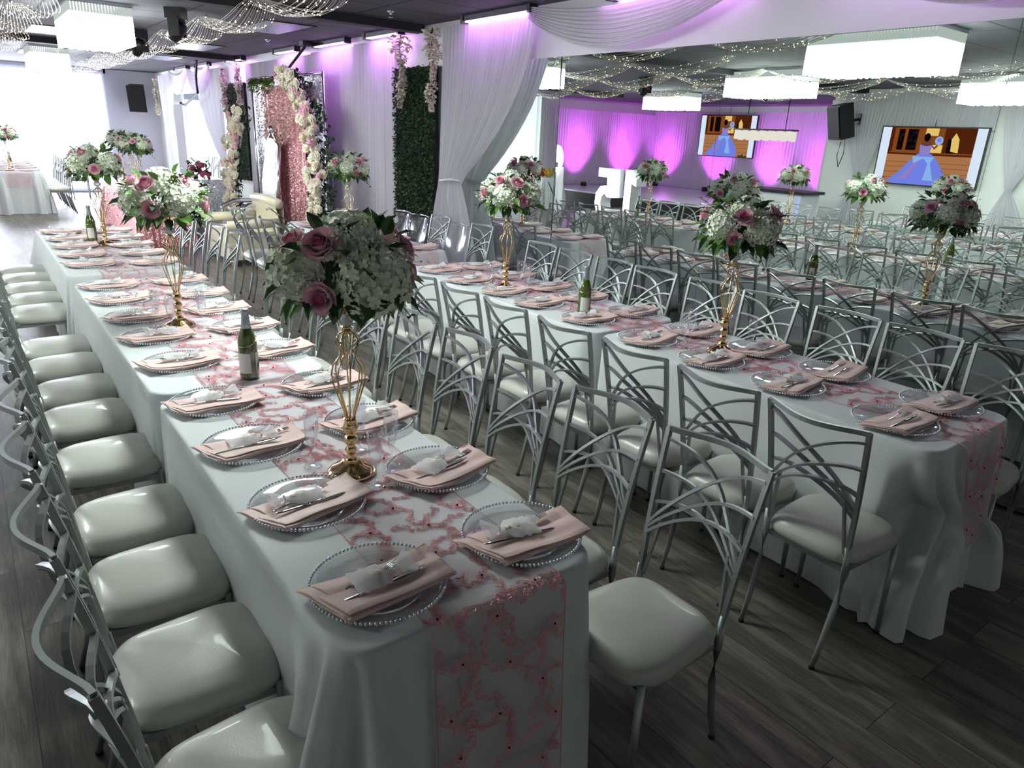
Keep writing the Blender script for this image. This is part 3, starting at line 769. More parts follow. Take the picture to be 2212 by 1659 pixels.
def hydrangea_mesh(seed, R=.078, nfl=185, mat='petal_white'):
    rg = random.Random(seed); m = MB(); m.ball((0, 0, 0), R*.86, 12, 8)
    ga = pi*(3-sqrt(5))
    for i in range(nfl):
        z = 1-2*(i+.5)/nfl; r = sqrt(max(0, 1-z*z)); a = ga*i + rg.uniform(-.15, .15)
        n = Vector((r*cos(a), r*sin(a), z))
        rr = R*(1+rg.uniform(-.07, .09)); c = n*rr
        n = (n + Vector((jit(.35), jit(.35), jit(.35)))).normalized()
        sx = n.cross(Vector((.3, .2, 1))).normalized(); sy = n.cross(sx); a0 = rg.uniform(0, 2)
        s = rg.uniform(.0105, .0155)
        for k in range(4):
            th = a0+k*pi/2; d = sx*cos(th)+sy*sin(th); e = sx*-sin(th)+sy*cos(th)
            b0 = c; lf = rg.uniform(.1, .45)*s
            m.add([tuple(b0), tuple(c+d*s*.4+e*s*.46+n*lf*.3), tuple(c+d*s*.85+e*s*.42+n*lf*.9), tuple(c+d*s*1.08+n*lf*1.1), tuple(c+d*s*.85-e*s*.42+n*lf*.9), tuple(c+d*s*.4-e*s*.46+n*lf*.3)], [(0, 1, 2, 3), (0, 3, 4, 5)])
    return m.mesh('hydrangea', mat, smooth=False)
def rose_mesh(seed, R=.04, inner='rose_in', outer='rose_out'):
    rg = random.Random(seed); m = MB()
    rings = [(3, .16, .95, 0), (4, .34, .98, 0), (5, .55, .95, 1), (5, .78, .84, 1), (6, 1.0, .66, 1)]
    m.ball((0, 0, R*.55), R*.42, 8, 5, mi=1)
    for ri, (np_, rr, h, mi) in enumerate(rings):
        for k in range(np_):
            a0 = 2*pi*k/np_ + ri*.55 + rg.uniform(-.1, .1); wa = 2*pi/np_*.72
            def f(u, v):
                a = a0+(u-.5)*2*wa*(.75+.25*v); prof = rr*R*(.45+.62*v**.8) + R*(.16 if ri > 2 else .05)*max(0, v-.72)/.28*(1 if ri > 1 else .2)
                z = R*1.25*h*v*(1-.14*(2*u-1)**2*v) - R*.06*max(0, v-.8)/.2*(ri > 2)
                prof *= 1+.05*sin(u*6+ri)
                return (prof*cos(a), prof*sin(a), z)
            m.grid(f, 5, 5, mi=(0 if mi else 1))
    return m.mesh('rose', [outer, inner])
hyd = [hydrangea_mesh(11), hydrangea_mesh(12)]; hyd_far = hydrangea_mesh(13, nfl=60)
roses = [rose_mesh(21), rose_mesh(22)]
def put(name, me, parent, loc, d, s=1.0, spin=0):
    o = bpy.data.objects.new(name, me); C.objects.link(o); o.parent = parent; o.location = loc
    o.rotation_euler = (Matrix.Rotation(0, 3, 'Z') @ Vector(d).to_track_quat('Z', 'Y').to_matrix() @ Matrix.Rotation(spin, 3, 'Z')).to_euler()
    o.scale = (s, s, s); return o
def make_arrangement(seed, hy, ro, euc=3):
    """hy, ro: list of (azimuth deg, elevation deg, scale); origin at the dish"""
    rg = random.Random(seed); t = thing('flower_arrangement', '', 'flowers'); c = Vector((0, 0, .088))
    def D(az, el): a, e = radians(az), radians(el); return Vector((cos(a)*cos(e), sin(a)*cos(e), sin(e)))
    for az, el, s in hy:
        d = D(az, el); p = c + Vector((d.x*.138, d.y*.138, d.z*.078)); put('hydrangea', hyd[rg.randrange(2)], t, p, d, s, rg.uniform(0, 6))
    for az, el, s in ro:
        d = D(az, el); p = c + Vector((d.x*.165, d.y*.165, d.z*.12)); put('rose', roses[rg.randrange(2)], t, p, d + Vector((0, 0, .25)), s, rg.uniform(0, 6))
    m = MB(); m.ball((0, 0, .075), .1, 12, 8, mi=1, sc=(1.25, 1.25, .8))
    for i in range(104):
        az = i*137.5; el = rg.uniform(-30, 62) if i > 44 else rg.uniform(-60, -12); d = D(az, el)
        b = c + Vector((d.x*rg.uniform(.13, .2), d.y*rg.uniform(.13, .2), d.z*.125))
        if i <= 44: b.z = rg.uniform(-.0, .045)
        m.leafq(b, d + Vector((jit(.4), jit(.4), jit(.3))), (jit(.5), jit(.5), 1), rg.uniform(.05, .075) if el > 5 else rg.uniform(.06, .095), rg.uniform(.019, .028) if el > 5 else rg.uniform(.02, .032), mi=rg.choice((0, 0, 1)))
    o = m.build('foliage', ['leaf', 'leaf_dark'], t, smooth=False); o['kind'] = 'stuff'
    m = MB()
    for i in range(13):
        az = rg.uniform(0, 360); el = rg.uniform(-30, 50); d = D(az, el); b = c + Vector((d.x*.185, d.y*.185, d.z*.13))
        for k in range(34):
            q = b + Vector((rg.gauss(0, .02), rg.gauss(0, .02), rg.gauss(0, .018))) + d*rg.uniform(0, .035)
            m.octa(q, rg.uniform(.0034, .0055), 0)
            if k % 3 == 0: m.sweep([tuple(c+(q-c)*.75), tuple(q)], .0005, n=3, mi=1, cap=False)
    o = m.build('babys_breath', ['gyp', 'stem'], t, smooth=False); o['kind'] = 'stuff'
    for i in range(euc):
        az = rg.uniform(0, 360); el = rg.uniform(5, 50) if i % 2 else rg.uniform(-40, -5); d = D(az, el); m = MB(); b = c + d*.12; side = d.cross(Vector((0, 0, 1))).normalized()
        pts = [b+d*(.035*k)+Vector((0, 0, -.0025*k*k*(1 if el < 0 else .2))) for k in range(5)]; m.sweep([tuple(p) for p in pts], .0012, n=4)
        for k, p in enumerate(pts[1:]):
            for s in (-1, 1): m.leafq(p, side*s + d*.5 + Vector((0, 0, jit(.4))), (jit(.3), jit(.3), 1), .02, .009, 0)
        m.build('eucalyptus_sprig', 'euc', t, smooth=False)
    return t
# first arrangement laid out for the view from the camera: az -114 deg faces it
F = -115
A1 = make_arrangement(1, [(F+36, -8, 1.28), (F-66, -4, 1.06), (F+20, 74, 1.12), (F+150, 5, 1), (F-155, 10, .95)],
     [(F-22, -26, 1.0), (F-22, 34, 1.05), (F+84, 22, .95), (F+86, -8, .9), (F-62, 34, .85), (F-100, -12, .85), (F+120, 35, .9), (F+180, -10, .9), (F-140, -15, .9)], 4)
A2 = make_arrangement(2, [(F+32, 4, .98), (F-62, -4, .98), (F-20, 76, .95), (F+130, 5, 1), (F-160, 10, .95)],
     [(F-25, 33, .95), (F-14, -16, .95), (F+50, 42, .85), (F+85, -14, .9), (F-70, 38, .85), (F-110, 0, .85), (F+175, 20, .9)], 3)
A3 = make_arrangement(3, [(F+5, -8, .95), (F-75, 4, .92), (F+75, 0, .95), (F-10, 70, .9), (F+170, 0, .95)],
     [(F-35, 22, .95), (F+38, 28, .95), (F+42, -26, .85), (F-45, -24, .85), (F+110, 15, .9), (F-120, 20, .9)], 3)
vase = Proto(make_vase()); ARR = [Proto(A1), Proto(A2), Proto(A3)]
def centre(x, y, v, where, rz=0, z=ZT, s=1):
    vase.place((x, y, z), rnd.uniform(0, 6), f'gold wire-cage candlestick vase {where}', 'gold centerpiece stands')
    o = ARR[v].place((x, y, z+.575), rz, f'rose and hydrangea arrangement {where}', 'rose and hydrangea arrangements')
centre(.845, 1.92, 0, 'on the nearest left-row table')
centre(.80, 3.98, 1, 'on the second left-row table', .1)
centre(.885, 6.95, 1, 'on the third left-row table', -1.2)
centre(3.09, 2.2, 2, 'on the near half of the mirror-side table', .2)
centre(2.99, 4.02, 1, 'on the far half of the mirror-side table', .6)
centre(3.13, 6.95, 2, 'on the rear right table before the drapes', 1.3)
centre(2.08, 11.85, 2, 'on the near end of the rose sequin table', 2.1)
centre(2.2, 13.1, 1, 'in the middle of the rose sequin table', 2.6)
centre(2.25, 14.3, 0, 'at the far end of the rose sequin table', 3.1)
centre(.72, 16.6, 2, 'on the far left table by the window', 0)
def flutes(x, y, where, offs):
    for i, (a, b) in enumerate(offs):
        flute.place((x+a, y+b, ZT), 0, f'clear flute, {nth(i)} beside the vase {where}', 'clear champagne flutes')
OF = [(-.09, .1), (.09, .13), (.02, -.13), (.13, -.02)]
flutes(.845, 1.92, 'on the nearest left table', OF); flutes(.8, 3.98, 'on the second left table', [(-.06, -.1), (.1, -.08), (.12, .04), (-.1, .05)])
flutes(3.09, 2.2, 'on the near half of the mirror table', [(-.12, .16), (-.02, .2), (.12, .03), (.12, -.09)]); flutes(2.99, 4.02, 'on the far half of the mirror table', [(.13, .0), (-.1, .06), (.1, -.12)])
def make_bottle():
    t = thing('cider_bottle', '', 'bottle')
    MB().lathe([(0, .004), (.03, 0), (.0385, .004), (.0395, .012), (.0395, .15), (.037, .175), (.03, .2), (.0205, .225), (.0165, .245)], 28).build('glass_body', 'bottle', t)
    MB().lathe([(.0215, .222), (.018, .245), (.0155, .275), (.0155, .29), (.017, .292), (.017, .303), (.012, .307), (0, .307)], 24).build('neck_foil', 'foil', t)
    def lab(a0, a1, z0, z1, nm, mt, rr=.0402):
        m = MB(); m.grid(lambda u, v: (rr*cos(a0+(a1-a0)*u), rr*sin(a0+(a1-a0)*u), z0+(z1-z0)*v), 14, 2); return m.build(nm, mt, t)
    lab(radians(-175), radians(-95), .03, .118, 'front_label', 'label'); lab(radians(-62), radians(-5), .03, .118, 'back_label', 'label')
    m = MB(); m.sweep([(.0398*cos(a)*(.99), .0398*sin(a)*.99, .165+.018*sin(a+1)) for a in [i/24*2*pi for i in range(25)]], .0013, n=4); m.build('gold_string', 'gold', t)
    m = MB()
    for k in range(6): a = radians(-50+k*7); m.box((.0407*cos(a), .0407*sin(a), .05+.009*(k % 4)), (.001, .004, .03), rz=a)
    m.build('label_print', 'ink', t, smooth=False)
    return t
bottle = Proto(make_bottle())
for x, y, w, rz in [(.855, 2.98, 'on the second left-row table near its joint', 0), (.82, 7.2, 'on the third left-row table beside the vase', .5), (2.97, 3.16, 'on the mirror-side table between two vases', .1), (.78, 17.4, 'on the far left table by the window', 1)]:
    bottle.place((x, y, ZT), rz, f'green sparkling cider bottle with grey foil neck {w}', 'green foil-topped bottles')

# ------------------------------------------------------------------ chandeliers
def make_chandelier():
    t = thing('crystal_chandelier', '', 'chandelier'); sx, sy = .54, 1.2
    m = MB(); m.box((0, 0, ZC-2.49-.01), (sx+.03, sy+.03, .05)); m.build('ceiling_plate', 'chrome', t, smooth=False)
    m = MB(); nx, ny = 20, 40; h = .355
    def rod(x, y):
        z0 = .0 + .008*((int(x*200)+int(y*200)) % 2); m.add([(x-.009, y-.009, z0), (x+.009, y-.009, z0), (x+.009, y+.009, z0), (x-.009, y+.009, z0), (x-.009, y-.009, h), (x+.009, y-.009, h), (x+.009, y+.009, h), (x-.009, y+.009, h)],
            [(0, 3, 2, 1), (0, 1, 5, 4), (1, 2, 6, 5), (2, 3, 7, 6), (3, 0, 4, 7)])
    for i in range(nx+1):
        x = -sx/2+sx*i/nx; rod(x, -sy/2); rod(x, sy/2)
    for j in range(1, ny):
        y = -sy/2+sy*j/ny; rod(-sx/2, y); rod(sx/2, y)
    o = m.build('crystal_rods', 'rods', t, smooth=False); o['kind'] = 'stuff'
    m = MB(); m.box((0, 0, .1), (sx-.05, sy-.05, .12)); m.build('lamp_core', 'rods', t, smooth=False)
    return t
ch = Proto(make_chandelier())
for x, y, lab in [(1.36, 3.8, 'rectangular crystal chandelier over the near-left table, seen large in the mirror'), (1.36, 9.3, 'large rectangular crystal chandelier at the top left of the picture'),
                  (1.5, 15.6, 'smaller-looking far crystal chandelier near the bright window'), (-3.1, 4.2, 'crystal chandelier left of the camera, at the right in the mirror'), (-1.3, 6.8, 'crystal chandelier beside the dance floor, seen in the mirror'), (-4.6, 11.6, 'crystal chandelier over the dance floor, seen in the mirror')]:
    ch.place((x, y, 2.49), 0, lab, 'rectangular crystal chandeliers')

# ------------------------------------------------------------------ fairy light swags
def make_swag(ln=1.75, w=.5, sag=.16, n=16):
    t = thing('fairy_light_swag', '', 'string lights')
    m = MB(); bl = MB(); rg = random.Random(5)
    for k in range(n):
        u = k/(n-1); x = (u-.5)*w; dz = -.05*sin(pi*u)
        sg = sag*(1-.14*u) + rg.uniform(-.015, .015); pts = []
        for i in range(11):
            s = i/10; pinch = .35+.65*sin(pi*s)**.6
            pts.append((x*pinch + .06*sin(s*pi), (s-.5)*ln, dz*sin(pi*s) - sg*4*s*(1-s)))
        m.sweep(pts, .0026, n=3, cap=False)
        for i in range(1, 10):
            if rg.random() < .5:
                a, b = Vector(pts[i]), Vector(pts[i-1]); q = a.lerp(b, rg.random()); bl.octa(tuple(q), .0058)
    m.build('crystal_chains', 'chain', t, smooth=False)['kind'] = 'stuff'; bl.build('bulbs', 'bulb', t, smooth=False)['kind'] = 'stuff'
    m = MB(); m.octa((0, -ln/2, .012), .016); m.octa((0, ln/2, .012), .016); m.build('hook', 'chrome', t, smooth=False)
    return t
sw = Proto(make_swag())
def swrow(x, ys, nm):
    for i, y in enumerate(ys): sw.place((x, y, ZC-.03), 0, f'crystal fairy light swag, {nth(i)} {nm}', 'ceiling fairy light swags')
swrow(2.35, [4.4+1.7*i for i in range(9)], 'in the row over the aisle')
swrow(.68, [6.9+1.7*i for i in range(5)], 'in the left row by the large chandelier')
swrow(-.9, [4+1.75*i for i in range(5)], 'in the row left of the camera, mirrored')
swrow(-2.8, [5+1.75*i for i in range(6)], 'in the row over the dance floor, mirrored')
swrow(-4.3, [3.5+1.75*i for i in range(5)], 'in the row near the television wall, mirrored')

# ------------------------------------------------------------------ drapes on the right wall
def drape(x, ya, yb, z0, z1, label, pleats=None, seed=0, mat='drape', amp=.022, name='sheer_curtain', axis='y', grp='white voile curtains', tie=None, normal=-1, extra=None):
    """pleated panel hanging along y (or x) from ya to yb; tie=(pos, z, width) gathers it"""
    rg = random.Random(seed); w = abs(yb-ya); pl = pleats or int(w/.075); ph = [rg.uniform(0, 6) for _ in range(4)]
    nu = pl*8; nv = 26 if tie else 12; m = MB()
    def f(u, v):
        z = z0+(z1-z0)*v; y = ya+(yb-ya)*u
        a = sin(u*pl*2*pi + .8*sin(u*17+ph[0]))*.7 + .3*sin(u*pl*4.7+ph[1]); am = amp*(.55+.45*(1-v))
        x_ = 0
        if tie:
            ty, tz, tw = tie[:3]
            if z > tz:
                k = ((z1-z)/(z1-tz)); g = k**1.7 if len(tie) < 4 else k**tie[3]
            else:
                k = (z-z0)/(tz-z0); g = k**1.5
            lo_a, lo_b = (ya, yb) if z > tz else (extra if extra else (ya, yb))
            yy = lo_a+(lo_b-lo_a)*u; gy = ty+(u-.5)*tw*(1 if yb > ya else -1)
            y = yy*(1-g)+gy*g; am = am*(1-.45*g); x_ = -.03*g
            # soft billow of the swept side
        d = normal*(a*am + am + abs(x_))
        return (x+d, y, z) if axis == 'y' else (y, x+d, z)
    m.grid(f, nu, nv); o = m.build(name, mat); return tag(o, label, 'curtain', grp)
c1 = drape(XM-.1, 6.78, 5.28, 0.01, 2.80, 'large white voile curtain tied back at the left end of the mirror', 26, 1, amp=.03, tie=(6.58, 1.33, .42, 2.0), extra=(7.1, 5.95))
m = MB(); m.sweep([(XM-.15+.08*cos(a), 6.55+.17*sin(a), 1.33+.012*sin(a*2)) for a in [i/20*2*pi for i in range(21)]], .012, n=6)
m.sweep([(XM-.2, 6.5, 1.33), (XM-.22, 6.48, 1.15), (XM-.21, 6.46, .98)], .006, n=5)
tag(m.build('curtain_tieback', 'ribbon'), 'thin cord tieback round the large tied curtain beside the mirror', 'tieback')
drape(XM-.06, 9.0, 7.92, .01, 2.78, 'white voile curtain right of the arch, beside the hedge panel', 15, 2)
drape(XM-.05, 10.4, 9.0, .01, 2.76, 'white voile curtain directly behind the flower column of the arch', 18, 3)
drape(XM-.06, 13.3, 10.4, .01, 2.74, 'wide white voile curtain behind the sequin backdrop', 34, 4)
drape(XM-.1, 16.5, 14.65, .01, 2.74, 'white curtain swept to the right of the far opening', 22, 5, tie=(14.75, 1.0, .2, 1.9), extra=(15.0, 14.6))
drape(XM-.1, 19.9, 18.3, .01, 2.76, 'white curtain column gathered at the far end of the wall', 22, 6, tie=(19.2, 1.15, .35, 1.2), extra=(19.7, 18.5))
# swag valances above the mirror and the opening
def valance(ya, za, yb, zb, belly, label, n=9, depth=.3, x=XM-.14, seed=0):
    m = MB()
    def f(u, v):
        y = ya+(yb-ya)*u; top = za+(zb-za)*u - .10*sin(pi*u)*belly
        bot = top - (depth*(.25+.75*sin(pi*u)**.8))*belly - .03
        z = top+(bot-top)*v
        fold = sin(v*n*2*pi*.5 + u*1.2)
        return (x - .035*abs(fold)**.6 - .05*sin(pi*u)*v, y, z)
    m.grid(f, 30, n*7); return tag(m.build('swag_valance', 'drape'), label, 'curtain', 'white swag valances')
valance(5.32, 2.84, 3.1, 2.86, 1.0, 'white draped swag over the mirror beside the large tied curtain', depth=.26)
valance(2.5, 2.86, .9, 2.84, 1.0, 'white draped swag at the top right corner above the mirror', depth=.22)
valance(18.5, 2.82, 16.9, 2.82, 1.3, 'left white swag over the far doorway opening', 6, .28)
valance(16.9, 2.82, 15.2, 2.82, 1.3, 'right white swag over the far doorway opening', 6, .28)
# window sheers
drape(YF-.12, -4.9, 3.12, .02, 2.8, 'wide white sheer over the bright far window', 90, 8, mat='drape_thin', axis='x', amp=.02)
# hedge panels
def hedge(y0, y1, z0, z1, label, n, seed):
    rg = random.Random(seed); t = thing('boxwood_panel', label, 'hedge panel', (XM-.04, (y0+y1)/2, 0), 0, 'boxwood hedge panels')
    w = y1-y0; MB().box((0, 0, (z0+z1)/2), (.03, w, z1-z0)).build('backing_mat', 'hedge_base', t, smooth=False)
    m = MB()
    for i in range(n):
        p = (-.02-rg.uniform(0, .03), rg.uniform(-w/2, w/2), rg.uniform(z0, z1)); d = (-.6, rg.uniform(-1, 1), rg.uniform(-1, 1))
        m.leafq(p, d, (rg.uniform(-1, 1), rg.uniform(-1, 1), 1), .034, .014)
    o = m.build('leaves', 'hedge', t, smooth=False); o['kind'] = 'stuff'
hedge(7.02, 7.92, .01, 2.46, 'tall dark green boxwood panel left of the large tied curtain', 7500, 1)
hedge(13.55, 14.6, .8, 2.46, 'far green boxwood panel above the white flower column', 2600, 2)
# wisteria garlands
def garland(y, z1, z0, label, seed, x=XM-.16, wid=.07, top=0):
    rg = random.Random(seed); m = MB(); n = int((z1-z0)*330)
    for i in range(n):
        s = rg.random(); z = z1-(z1-z0)*s; cl = .6+.5*sin(z*17+seed); ww = wid*(cl + (1.6*max(0, .35-s)/.35 if top else 0))*(1-.4*s)
        a = rg.uniform(0, 2*pi); r = ww*sqrt(rg.random()); q = (r*cos(a)*.8, r*sin(a)+.03*sin(s*7+seed), z)
        for k in range(3):
            th = rg.uniform(0, 6.28); m.leafq(q, (cos(th), sin(th), rg.uniform(-.8, .4)), (0, 0, 1), .042, .02)
    t = thing('wisteria_garland', label, 'garland', (x, y, 0), 0, 'hanging wisteria garlands')
    m.build('blossoms', 'wisteria', t, smooth=False)['kind'] = 'stuff'
    m = MB(); m.sweep([(0, .03*sin(k*1.1), z1-(z1-z0)*k/8) for k in range(9)], .006, n=4)
    for k in range(14): z = rg.uniform(z0, z1); m.leafq((0, 0, z), (-1, rg.uniform(-1, 1), rg.uniform(-.5, .5)), (0, 0, 1), .07, .018)
    m.build('vine', 'leaf_dark', t, smooth=False)
garland(7.6, 2.78, 2.05, 'cream wisteria garland hanging at the left edge of the near hedge panel', 1, top=1, wid=.085)
garland(6.92, 2.8, 2.02, 'cream wisteria garland hanging between near hedge panel and tied curtain', 2, top=1, wid=.085)
garland(14.35, 2.7, 1.95, 'cream wisteria garland left of the far hedge panel', 3, wid=.1)
garland(13.5, 2.75, 2.1, 'cream wisteria garland right of the far hedge panel', 4, wid=.1)
garland(20.0, 2.7, 1.9, 'cream wisteria garland by the black speaker at the far corner', 5, wid=.1)
# led bars with their light
def ledbar(y0, y1, label, z=2.83, pw=26, x=XM-.14):
    t = thing('led_bar_light', label, 'light', (x, (y0+y1)/2, z), 0, 'magenta LED bars at the ceiling'); w = y1-y0
    MB().box((0, 0, 0), (.07, w, .045)).build('housing', 'chrome', t, smooth=False)
    for s in (-1, 1): MB().box((0, s*(w/2+.02), -.005), (.09, .04, .07)).build('end_cap', 'blackplastic', t, smooth=False)
    MB().box((.0, 0, -.027), (.05, w-.03, .012)).build('lens', 'lit_led', t, smooth=False)
    ld = bpy.data.lights.new('led_glow', 'AREA'); ld.shape = 'RECTANGLE'; ld.size = .12; ld.size_y = w; ld.color = (.70, .22, 1.0); ld.energy = pw*.11
    lo = bpy.data.objects.new('led_glow', ld); C.objects.link(lo); lo.parent = t; lo.location = (-.1, 0, -.05); lo.rotation_euler = (0, radians(-28), 0)
    return t
ledbar(5.32, 6.32, 'LED bar over the large tied curtain', pw=15); ledbar(7.66, 8.46, 'LED bar above the curtain left of the near hedge panel')
ledbar(9.05, 10.05, 'LED bar above the arch flower column'); ledbar(10.75, 11.6, 'LED bar above the sequin backdrop'); ledbar(15.3, 16.2, 'right LED bar over the far opening'); ledbar(16.9, 17.9, 'left LED bar over the far opening')
ledbar(3.1, 4.4, 'LED bar behind the swag over the mirror', z=2.84, x=XM-.06, pw=9); ledbar(1.6, 2.6, 'LED bar above the mirror at the top right', z=2.88, x=XM-.06, pw=8)
ledbar(13.2, 14.1, 'LED bar above the far hedge panel')

# ------------------------------------------------------------------ sequin backdrop, arch flowers, throne, sofa
t = thing('sequin_backdrop', 'tall silver sequin backdrop panel behind the throne', 'backdrop', (3.95, 10.88, 0))
m = MB(); m.grid(lambda u, v: (.02*sin(u*44)+.01*sin(u*90), -1.42+2.84*u, .02+2.42*v), 90, 3); m.build('silver_sequin_cloth', 'sequin_silver', t)
m = MB()
for y in (-1.44, 1.44): m.sweep([(0, y, 0), (0, y, 2.47)], .02, n=8)
m.sweep([(0, -1.44, 2.45), (0, 1.44, 2.45)], .018, n=8); m.build('frame', 'chrome', t)
t = thing('rose_sequin_curtain', 'rose gold sequin curtain in the middle of the silver backdrop', 'curtain', (3.86, 10.7, 0))
m = MB(); m.grid(lambda u, v: (-.045*sin(u*8*2*pi)*(1-.75*v)-.03, -.82+1.5*u, .02+2.3*v), 100, 8); m.build('sequin_cloth', 'sequin_rose', t)
m = MB(); rg = random.Random(4)
for i in range(1300):
    a = rg.random(); y = -.75+1.3*rg.random(); z = 2.3-.85*a*(1-abs(y)*.4); m.leafq((-.09-rg.uniform(0, .07), y, z), (-1, jit(1), jit(1)), (0, 0, 1), .045, .018)
M['blush_feather'] = pbr('blush_feathers', (240, 208, 198), .7, noise_amt=.2, noise_scale=10); m.build('blush_ruffle', 'blush_feather', t, smooth=False)['kind'] = 'stuff'
m = MB()
for i in range(420):
    p = (-.1-rg.uniform(0, .08), .72-1.0*rg.random(), 2.42-.22*rg.random()*rg.random()); m.leafq(p, (-1, jit(1), jit(.8)-.3), (0, 0, 1), .07, .02)
M['fern'] = pbr('bright_fern', (104, 138, 62), .5, noise_amt=.25, noise_scale=12)
tag(m.build('fern_spray', 'fern', smooth=False, loc=(3.86, 10.9, 0)), 'bright green fern spray on the top of the sequin backdrop', 'foliage')
def flower_column(path, label, n, seed, wid=.2, name='flower_column', leafside=0):
    rg = random.Random(seed); t = thing(name, label, 'flowers', (0, 0, 0)); m = MB(); g = MB(); k = MB()
    def P(s):
        f = s*(len(path)-1); i = min(int(f), len(path)-2); return Vector(path[i]).lerp(Vector(path[i+1]), f-i)
    for i in range(n):
        s = (i+rg.random())/n; c = P(s) + Vector((-rg.uniform(.02, .12), jit(wid), jit(.06))); r = rg.uniform(.055, .085); pk = rg.random() < .13
        tgt = k if pk else m; d = Vector((-1, jit(.8), jit(.7))).normalized(); sx = d.cross(Vector((0, 0, 1))).normalized(); sy = d.cross(sx)
        for ring in range(3):
            np_ = (9, 7, 5)[ring]; rr = r*(1, .7, .4)[ring]
            for q in range(np_):
                a = 2*pi*q/np_+ring*.4; e = sx*cos(a)+sy*sin(a); tt = sx*-sin(a)+sy*cos(a); b = c+d*(r*.25*ring)
                tgt.add([tuple(b), tuple(b+e*rr*.65+tt*rr*.42+d*rr*.25), tuple(b+e*rr*1.02+d*rr*(.32+.2*ring)), tuple(b+e*rr*.65-tt*rr*.42+d*rr*.25)], [(0, 1, 2, 3)])
        tgt.ball(tuple(c+d*r*.2), r*.55, 6, 4)
    for i in range(n*3):
        s = rg.random(); c = P(s)+Vector((jit(.03), jit(wid*1.15)+leafside*wid*.8, jit(.05))); g.leafq(c + Vector((.03, 0, 0)), (-.3, jit(1), jit(1)), (0, 0, 1), .085, .024)
    for nm, b_, mt in (('cream_blossoms', m, 'petal_cream'), ('pink_blossoms', k, 'rose_out'), ('leaves', g, 'leaf_dark')):
        b_.build(nm, mt, t, smooth=False)['kind'] = 'stuff'
    MB().sweep([(p[0]+.05, p[1], p[2]) for p in path], .02, n=6).build('support_pole', 'whiteplastic', t)
    return t
flower_column([(3.72, 10.25, 2.5), (3.72, 9.75, 2.3), (3.7, 9.35, 2.0), (3.68, 9.05, 1.6), (3.66, 8.95, 1.25), (3.66, 9.0, .9), (3.66, 9.05, .5), (3.66, 9.1, .15)], 'cream and pink flower column curving up the right of the backdrop', 170, 1, leafside=-1)
flower_column([(3.62, 11.85, 1.95), (3.62, 12.1, 1.65), (3.62, 12.4, 1.3), (3.62, 12.55, .95), (3.62, 12.55, .55), (3.62, 12.5, .15)], 'lower cream and pink flower column left of the throne', 130, 2, wid=.3)
# throne chair
t = thing('throne_chair', 'tall white tufted throne chair with silver frame before the backdrop', 'chair', (3.28, 10.8, 0), pi/2)
m = MB(); m.grid(lambda u, v: ((u-.5)*(.62-.1*v), -.28-.12*v + .02*abs(sin(u*12)*sin(v*20)), .45+1.08*v+.08*sin(pi*u)*(v > .95)), 16, 20); m.grid(lambda u, v: ((.5-u)*(.62-.1*v), -.34-.12*v, .45+1.08*v), 4, 4); m.build('backrest', 'white_leather', t)
m = MB(); m.sweep([(-.33, -.3, .4), (-.31, -.36, 1.0), (-.27, -.42, 1.5), (-.12, -.43, 1.62), (0, -.43, 1.7), (.12, -.43, 1.62), (.27, -.42, 1.5), (.31, -.36, 1.0), (.33, -.3, .4)], .03, n=8); m.ball((0, -.43, 1.72), .07, 8, 6); m.build('frame', 'chrome', t)
m = MB(); m.box((0, 0, .42), (.62, .6, .16)); m.build('seat', 'white_leather', t, smooth=False)
for sx in (-1, 1):
    m = MB(); m.sweep([(sx*.33, -.28, .7), (sx*.35, .1, .7), (sx*.36, .28, .62), (sx*.34, .28, .4)], .03, n=8); m.build('armrest', 'chrome', t)
    for y in (-.25, .25): MB().sweep([(sx*.29, y, .36), (sx*.31, y*1.1, 0)], [.03, .018], n=8).build('leg', 'chrome', t)
# sofa
t = thing('cream_settee', 'cream leather settee beside the throne, seen from behind the chairs', 'sofa', (2.92, 10.05, 0), pi/2)
m = MB()
m.grid(lambda u, v: ((u-.5)*1.0, -.32-.05*sin(v*pi), .3+.5*v), 20, 8); m.grid(lambda u, v: ((.5-u)*1.0, -.44, .3+.5*v), 4, 4); m.sweep([(-.5, -.38, .8), (0, -.38, .82), (.5, -.38, .8)], .065, n=10); m.build('backrest', 'cream_leather', t)
m = MB(); m.box((0, 0, .36), (.95, .62, .16)); m.build('seat', 'cream_leather', t, smooth=False); MB().box((0, -.05, .19), (.98, .7, .2)).build('base', 'cream_leather', t, smooth=False)
for sx in (-1, 1):
    MB().sweep([(sx*.5, -.36, .56), (sx*.52, .3, .54)], .06, n=12).build('armrest', 'cream_leather', t)
    for y in (-.3, .26): MB().sweep([(sx*.42, y, .1), (sx*.43, y, 0)], .025, n=6).build('leg', 'chrome', t)
# silver cake table
m = MB(); tablecloth(3.05, 3.75, 13.55, 14.35, 'silver fringe cloth on the small cake table left of the flower column', None, 9, zt=.82, mat='fringe')
t = thing('low_flower_basket', 'low deep pink and green bouquet on the silver fringe table', 'flowers', (3.35, 13.75, .822))
m = MB(); g = MB(); rg = random.Random(8)
for i in range(22): p = (jit(.17), jit(.17), rg.uniform(.06, .26)); m.ball(p, .045, 7, 5)
M['deep_pink'] = pbr('deep_pink_blossom', (206, 92, 120), .6, noise_amt=.25, noise_scale=25); m.build('blossoms', 'deep_pink', t)
for i in range(90): g.leafq((jit(.16), jit(.16), rg.uniform(.02, .3)), (jit(1), jit(1), jit(1)), (0, 0, 1), .1, .03)
g.build('leaves', 'leaf_dark', t, smooth=False)['kind'] = 'stuff'
